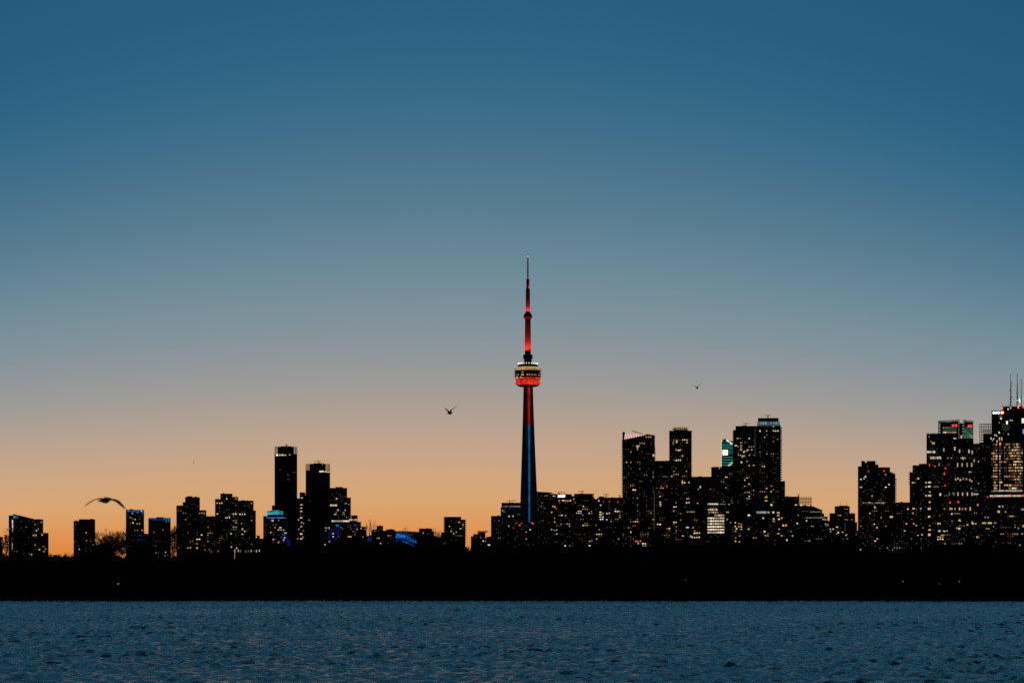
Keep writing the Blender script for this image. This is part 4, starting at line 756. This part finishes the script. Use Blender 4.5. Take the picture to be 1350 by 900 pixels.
TREES=[ # column, top row, distance, crown spread, levels, label
 (3,688,900,.42,6,'bare tree at the far left edge of the skyline'),
 (137,691,900,.55,6,'bare round-crowned tree left of the slim blue-crowned tower, taller left one'),
 (156,690.5,940,.5,6,'bare tree touching the slim blue-crowned tower, right one of the pair'),
 (193,692,980,.35,6,'bare tree showing in the gap between the two blue-crowned towers'),
 (229,690,930,.35,6,'narrow bare tree between dim blue crown and stepped apartment block'),
 (488.5,684.5,820,.13,4,'thin upright bare sapling left of the blue dome, shorter twin'),
 (494.5,683.5,840,.13,4,'thin upright bare sapling left of the blue dome, right one'),
 (549,692.5,1300,.6,6,'bare tree crown just above the right shoulder of the blue dome'),
 (576,700,1200,.45,6,'small bare tree left of the balconied mid-rise block'),
 (90,727,760,.5,5,'shrubby bare treetop in the orange gap, right of the slanted-roof tower'),
 (76,729,740,.5,5,'low bare treetop at the middle of the orange gap at left'),
 (67,729,760,.5,5,'low bare treetop hugging the slanted-roof tower'),
 (83,728,770,.5,5,'bushy low treetop between the middle and right treetops of the orange gap'),
 (93.5,725,780,.45,5,'highest low treetop in the orange gap, against the plain slab tower'),
]
GRPT='bare winter trees along the far shore'
def woodz(Y): return 1.3
for k,(px,py,Dt,sp,lev,lab) in enumerate(TREES):
    rn=random.Random(40+k); H=wz(py,Dt)-woodz(Dt); segs=tree_segments(rn,H,lev,sp,(3,4) if lev>=6 else (2,3))
    t=empty('bare_tree',(wx(px,Dt),Dt,woodz(Dt)),rn.uniform(0,6)); tag(t,lab,'tree',GRPT)
    a=[s for s in segs if s[4]<=2]; c=[s for s in segs if s[4]>2]
    V,Q=seg_arrays(a,.03); link('trunk',np_mesh('trunk',V,Q),M_BARK,t)
    V,Q=seg_arrays(c,.026); link('crown',np_mesh('crown',V,Q),M_BARK,t)

# woodland mass on the far shore
PX=[-400,0,60,98,130,200,235,300,350,400,500,560,600,640,700,760,800,860,900,1000,1060,1100,1160,1200,1250,1300,1350,1800]
PY=[728,730,733,732,729,734,733,740,728,722,721,722,718,721,719,722,728,721,720,721,719,716,727,722,719,722,722,722]
def top(px): return np.interp(px,PX,PY)
variants=[]
for k in range(6):
    rn=random.Random(90+k); V,Q=seg_arrays(tree_segments(rn,1.0,4 if k<4 else 5,.5,(3,3)),.0011); variants.append((V,Q))
VV=[];QQ=[];off=0; wr=np.random.default_rng(11)
for i in range(300):
    Yt=wr.uniform(642,1100); px=wr.uniform(-190,1540); X=wx(px,Yt); H=(HY-(top(px)+wr.uniform(-6,8)))/F*Yt+EYE-1.2
    V,Q=variants[wr.integers(0,6)]; a=wr.uniform(0,6.28); ca,sa=math.cos(a),math.sin(a); w_=H*wr.uniform(.8,1.15)
    P=np.stack([(V[:,0]*ca-V[:,1]*sa)*w_+X,(V[:,0]*sa+V[:,1]*ca)*w_+Yt,V[:,2]*H+1.2],1); VV.append(P); QQ.append(Q+off); off+=len(P)
tag(link('woodland',np_mesh('woodland',np.concatenate(VV),np.concatenate(QQ)),M_BARK),'dark mass of bare trees along the far shore','woodland',kind='stuff')
# undergrowth and evergreens: leaf-sized faces in lumpy clumps
def clump_faces(n,y0,y1,size,lo,hi,seed):
    g=np.random.default_rng(seed); Yt=g.uniform(y0,y1,n); px=g.uniform(-260,1610,n); X=(px-675)/F*Yt
    lump=2.2*np.sin(px*.11+seed)+1.8*np.sin(px*.263+seed*2)+1.2*np.sin(px*.61+seed)+.8*np.sin(px*1.3)
    t=top(px)+3.5+lump; Ht=(HY-t)/F*Yt+EYE-1.0
    Zc=1.0+Ht*(lo+(hi-lo)*g.random(n)); s=size*g.uniform(.6,1.4,n)
    d=g.normal(size=(n,3)); d/=np.linalg.norm(d,axis=1,keepdims=True); e=np.cross(d,g.normal(size=(n,3))); e/=np.linalg.norm(e,axis=1,keepdims=True); f=np.cross(d,e)
    C=np.stack([X,Yt,Zc],1); V=np.stack([C-e*s[:,None]*.5-f*s[:,None]*.3,C+e*s[:,None]*.5-f*s[:,None]*.3,C+e*s[:,None]*.6+f*s[:,None]*.3,C-e*s[:,None]*.5+f*s[:,None]*.3],1).reshape(-1,3)
    return V,(np.arange(n)[:,None]*4+np.arange(4)[None])
VV=[];QQ=[];off=0
for (n,y0,y1,sz,lo,hi,sd) in ((60000,644,700,.9,0,.97,1),(45000,700,800,1.0,.0,1.0,2),(40000,643,760,.5,.6,1.03,3),(16000,900,1000,1.4,.0,.95,4),(16000,640,652,.6,0,.3,5)):
    V,Q=clump_faces(n,y0,y1,sz,lo,hi,sd); VV.append(V); QQ.append(Q+off); off+=len(V)
tag(link('undergrowth',np_mesh('undergrowth',np.concatenate(VV),np.concatenate(QQ)),M_BRUSH),'black evergreen undergrowth filling the far shore','undergrowth',kind='stuff')

# small lamps standing at the far shore
for px,py,col,s_,lab in ((156,769,(1,.45,.3),2.6,'tiny reddish lamp on a post at the left part of the dark shore'),
                        (1190.5,766,(1,.6,.1),1.0,'dim amber lamp on a post at the right part of the dark shore'),
                        (1264.5,766,(.65,.8,.15),.9,'dim yellow-green lamp, rightmost on the dark shore'),
                        (1238.5,769,(.7,.8,.3),.35,'faintest lamp, between the amber and yellow-green lamps on the shore'),
                        (904,764,(.3,.8,.5),.4,'very faint greenish lamp low in the dark shore right of centre')):
    Dl=638.; z=wz(py,Dl); t=empty('shore_lamp',(wx(px,Dl),Dl,1.0)); tag(t,lab,'lamp','small lamps along the dark shore')
    q=MB(); q.bar((0,.15,-.3),(0,.15,z-1+.25),.07,.05,8); q.bar((0,.15,z-.8),(0,-.1,z-.76),.035,.035,6); link('post',q.mesh(),M_METAL,t)
    q=MB(); q.lathe([(.05,z-1.2),(.13,z-1.1),(.13,z-.9),(.05,z-.82)],12); link('lamp_head',q.mesh(),em(col,round(s_*.15,3)),t,(0,-.12,0))

# ------------------------------------------------------------------ gulls
M_GULL=mat('dark_gull_feathers',(.07,.06,.055),.8); M_BEAK=mat('gull_beak',(.25,.17,.05),.6)
def gull(loc, yaw, pitch, bank, left, right, label, L=.44, scale=1.0):
    """left/right: wing bones as (out, up, sweep) joints from the shoulder, in metres"""
    g=empty('gull',loc); g.rotation_euler=(pitch,bank,yaw); g.scale=(scale,)*3
    tag(g,label,'bird','gulls flying above the lake')
    b=MB(); n=10
    rings=[(-.24,.004,.03),(-.18,.016,.075),(-.11,.028,.03),(-.04,.052,.05),(.05,.068,.062),(.12,.056,.055),(.17,.036,.038),(.20,.034,.035),(.235,.03,.03),(.262,.014,.014)]
    # y forward; tail at negative
    k=0
    for (y,rz,rx) in rings:
        for i in range(n): t=2*math.pi*i/n; b.v.append((1.3*rx*math.cos(t),y,1.35*rz*math.sin(t)+(.012 if y>.18 else 0)))
    for j in range(len(rings)-1):
        for i in range(n): a=j*n+i; c=j*n+(i+1)%n; b.f.append((a,c,c+n,a+n))
    b.f.append(tuple(range(n))); b.f.append(tuple(reversed([(len(rings)-1)*n+i for i in range(n)])))
    for side,joints in ((-1,left),(1,right)):
        chord=[.19,.19,.16,.11,.03]; thick=[.04,.03,.022,.016,.006]; k=len(b.v); m_=8
        pts=[(0.02,.02,0)]+list(joints)
        # resample to smooth arc
        P=[]; T=np.linspace(0,1,13); xs_=np.linspace(0,1,len(pts))
        for t in T:
            P.append(tuple(np.interp(t,xs_,[p[c] for p in pts]) for c in range(3)))
        P=[P[0]]+[tuple((P[i-1][c]+2*P[i][c]+P[i+1][c])/4 for c in range(3)) for i in range(1,len(P)-1)]+[P[-1]]
        for t,p in zip(T,P):
            ch=np.interp(t,[0,.25,.5,.8,1],chord); tk=np.interp(t,[0,.25,.5,.8,1],thick)
            for i in range(m_):
                a=2*math.pi*i/m_; b.v.append((side*p[0],.04+p[2]-ch*.1+ch*.5*math.cos(a),p[1]+tk*.5*math.sin(a)+ch*.03*math.cos(a)))
        for j in range(len(P)-1):
            for i in range(m_): a=k+j*m_+i; c=k+j*m_+(i+1)%m_; b.f.append((a,c,c+m_,a+m_))
        b.f.append(tuple(k+i for i in range(m_))); b.f.append(tuple(k+(len(P)-1)*m_+i for i in range(m_)))
    me=b.mesh(smooth=True); bm=bmesh.new(); bm.from_mesh(me); bmesh.ops.recalc_face_normals(bm,faces=bm.faces); bm.to_mesh(me); bm.free()
    link('body',me,M_GULL,g)
    q=MB(); q.bar((0,.255,.012),(0,.31,.0),.011,.003,6); link('beak',q.mesh(),M_BEAK,g)
def P3(px,py,D): return (wx(px,D),D,wz(py,D))
gull(P3(138,659.3,82),R(-35),R(8),R(4),[(.22,.035,.03),(.40,.0,.0),(.57,-.09,-.04),(.74,-.21,-.08)],[(.24,.035,.03),(.44,.01,.0),(.62,-.08,-.04),(.80,-.19,-.08)],'large blurred gull gliding with drooping wings, low at left')
gull(P3(592.6,544.4,205),R(-40),R(6),R(0),[(.12,.12,.02),(.27,.24,.0),(.44,.36,-.0)],[(.10,.16,.0),(.24,.25,.0),(.48,.34,-.02),(.74,.40,-.05)],'gull with both wings raised left of the great tower',scale=1.12)
gull(P3(919,511,330),R(-20),R(5),R(0),[(.12,.10,.02),(.26,.17,.0),(.46,.21,-.05)],[(.10,.18,.02),(.22,.26,.0),(.52,.33,-.05)],'tiny gull with raised wings high above the ring-topped tower',scale=1.38)
gull(P3(255.2,609.4,800),R(60),R(5),R(-12),[(.2,.06,.02),(.36,.08,.0),(.55,.03,-.05)],[(.2,.10,.02),(.4,.16,.0),(.68,.24,-.05)],'barely visible speck of a gull above the stepped apartment block at left')

# ------------------------------------------------------------------ sky
w=bpy.data.worlds.new('World'); sc.world=w; w.use_nodes=True; N=w.node_tree.nodes; L=w.node_tree.links; N.clear()
out=N.new('ShaderNodeOutputWorld'); bg=N.new('ShaderNodeBackground'); L.new(bg.outputs[0],out.inputs[0])
tc=N.new('ShaderNodeTexCoord'); nm=N.new('ShaderNodeVectorMath'); nm.operation='NORMALIZE'; L.new(tc.outputs['Generated'],nm.inputs[0])
sp=N.new('ShaderNodeSeparateXYZ'); L.new(nm.outputs[0],sp.inputs[0])
mx=N.new('ShaderNodeMath'); mx.operation='MAXIMUM'; x2=N.new('ShaderNodeMath'); x2.operation='ADD'; L.new(sp.outputs[0],x2.inputs[0]); x2.inputs[1].default_value=.02
x3=N.new('ShaderNodeMath'); x3.operation='POWER'; L.new(x2.outputs[0],x3.inputs[0]); x3.inputs[1].default_value=2; x3.use_clamp=True
x4=N.new('ShaderNodeMath'); x4.operation='MULTIPLY'; L.new(sp.outputs[2],x4.inputs[0]); L.new(x3.outputs[0],x4.inputs[1])
x5=N.new('ShaderNodeMath'); x5.operation='MULTIPLY_ADD'; L.new(x4.outputs[0],x5.inputs[0]); x5.inputs[1].default_value=7.0; L.new(sp.outputs[2],x5.inputs[2])   # the glow arches over the sunset, with lens corner darkening put into the sky
L.new(x5.outputs[0],mx.inputs[0]); mx.inputs[1].default_value=0
pw=N.new('ShaderNodeMath'); pw.operation='POWER'; L.new(mx.outputs[0],pw.inputs[0]); pw.inputs[1].default_value=.5
def ramp(stops):
    r=N.new('ShaderNodeValToRGB'); e=r.color_ramp.elements; r.color_ramp.interpolation='EASE' if False else 'LINEAR'
    while len(e)<len(stops): e.new(.5)
    for k,(p,c) in enumerate(stops): e[k].position=p; e[k].color=c
    L.new(pw.outputs[0],r.inputs[0]); return r
def zpos(py): t=(HY-py)/F; return math.sqrt(max(0,t/math.sqrt(1+t*t)))
SKY=[(761,(218,118,48)),(735,(222,128,54)),(715,(223,141,72)),(690,(222,154,92)),(660,(217,165,114)),(630,(209,166,125)),(600,(199,165,136)),(570,(187,163,143)),(540,(174,160,148)),(510,(160,156,151)),(470,(145,151,154)),(420,(128,146,155)),(360,(111,139,152)),(290,(92,128,147)),(220,(76,117,142)),(150,(60,109,137)),(70,(46,101,133)),(0,(41,95,129))]
stops=[(zpos(y),lin(c)) for y,c in SKY if y!=540]
west=stops+[(.50,lin((33,85,119))),(.57,lin((78,158,200))),(.7,lin((84,166,208))),(.85,lin((30,76,112))),(1.0,lin((9,30,58)))]  # unseen band above the frame, added brighter than the visible sky to brighten water
east=[(0,lin((20,18,22))),(.3,lin((20,20,25))),(.6,lin((12,20,34))),(1.0,lin((16,18,24)))]
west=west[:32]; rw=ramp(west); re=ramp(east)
# glow centred a little left of the view, dark towards the east behind the camera
dt=N.new('ShaderNodeVectorMath'); dt.operation='DOT_PRODUCT'; L.new(nm.outputs[0],dt.inputs[0]); az=R(-4); dt.inputs[1].default_value=(math.sin(az),math.cos(az),0)
mr=N.new('ShaderNodeMapRange'); mr.interpolation_type='SMOOTHSTEP'; L.new(dt.outputs['Value'],mr.inputs[0]); mr.inputs[1].default_value=.12; mr.inputs[2].default_value=.93
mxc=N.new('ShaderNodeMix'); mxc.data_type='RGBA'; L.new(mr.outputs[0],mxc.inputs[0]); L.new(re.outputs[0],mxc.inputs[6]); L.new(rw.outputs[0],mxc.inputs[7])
sk=N.new('ShaderNodeTexSky'); sk.sky_type='NISHITA'; sk.sun_disc=False; sk.sun_elevation=R(-4); sk.sun_rotation=R(-4); sk.altitude=80
ms=N.new('ShaderNodeMix'); ms.data_type='RGBA'; ms.blend_type='ADD'; ms.inputs[0].default_value=.002
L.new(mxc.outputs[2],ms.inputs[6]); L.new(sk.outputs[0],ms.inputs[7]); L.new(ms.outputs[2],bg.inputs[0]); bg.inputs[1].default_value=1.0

sun=bpy.data.lights.new('sun','SUN'); sun.energy=.004; sun.angle=R(12); sun.color=(1,.5,.25); so=bpy.data.objects.new('sun',sun); COL.objects.link(so)
so.rotation_euler=(R(91),0,R(180+4)); so.rotation_euler=Vector((math.sin(R(4)),-math.cos(R(4)),-.01)).to_track_quat('-Z','Y').to_euler()

# ------------------------------------------------------------------ camera
cam=bpy.data.cameras.new('camera'); co=bpy.data.objects.new('camera',cam); COL.objects.link(co); sc.camera=co
co.location=(0,0,EYE); co.rotation_euler=(R(90),0,0); cam.sensor_width=36; cam.lens=36*F/1350; cam.shift_y=(HY-450)/1350
cam.clip_start=1; cam.clip_end=80000
cam.dof.use_dof=True; cam.dof.focus_distance=4600; cam.dof.aperture_fstop=2.2
sc.view_settings.view_transform='Standard'; sc.view_settings.look='None'; sc.view_settings.exposure=0; sc.view_settings.gamma=1
sc.cycles.use_denoising=False; sc.cycles.max_bounces=4; sc.cycles.caustics_reflective=False; sc.cycles.caustics_refractive=False
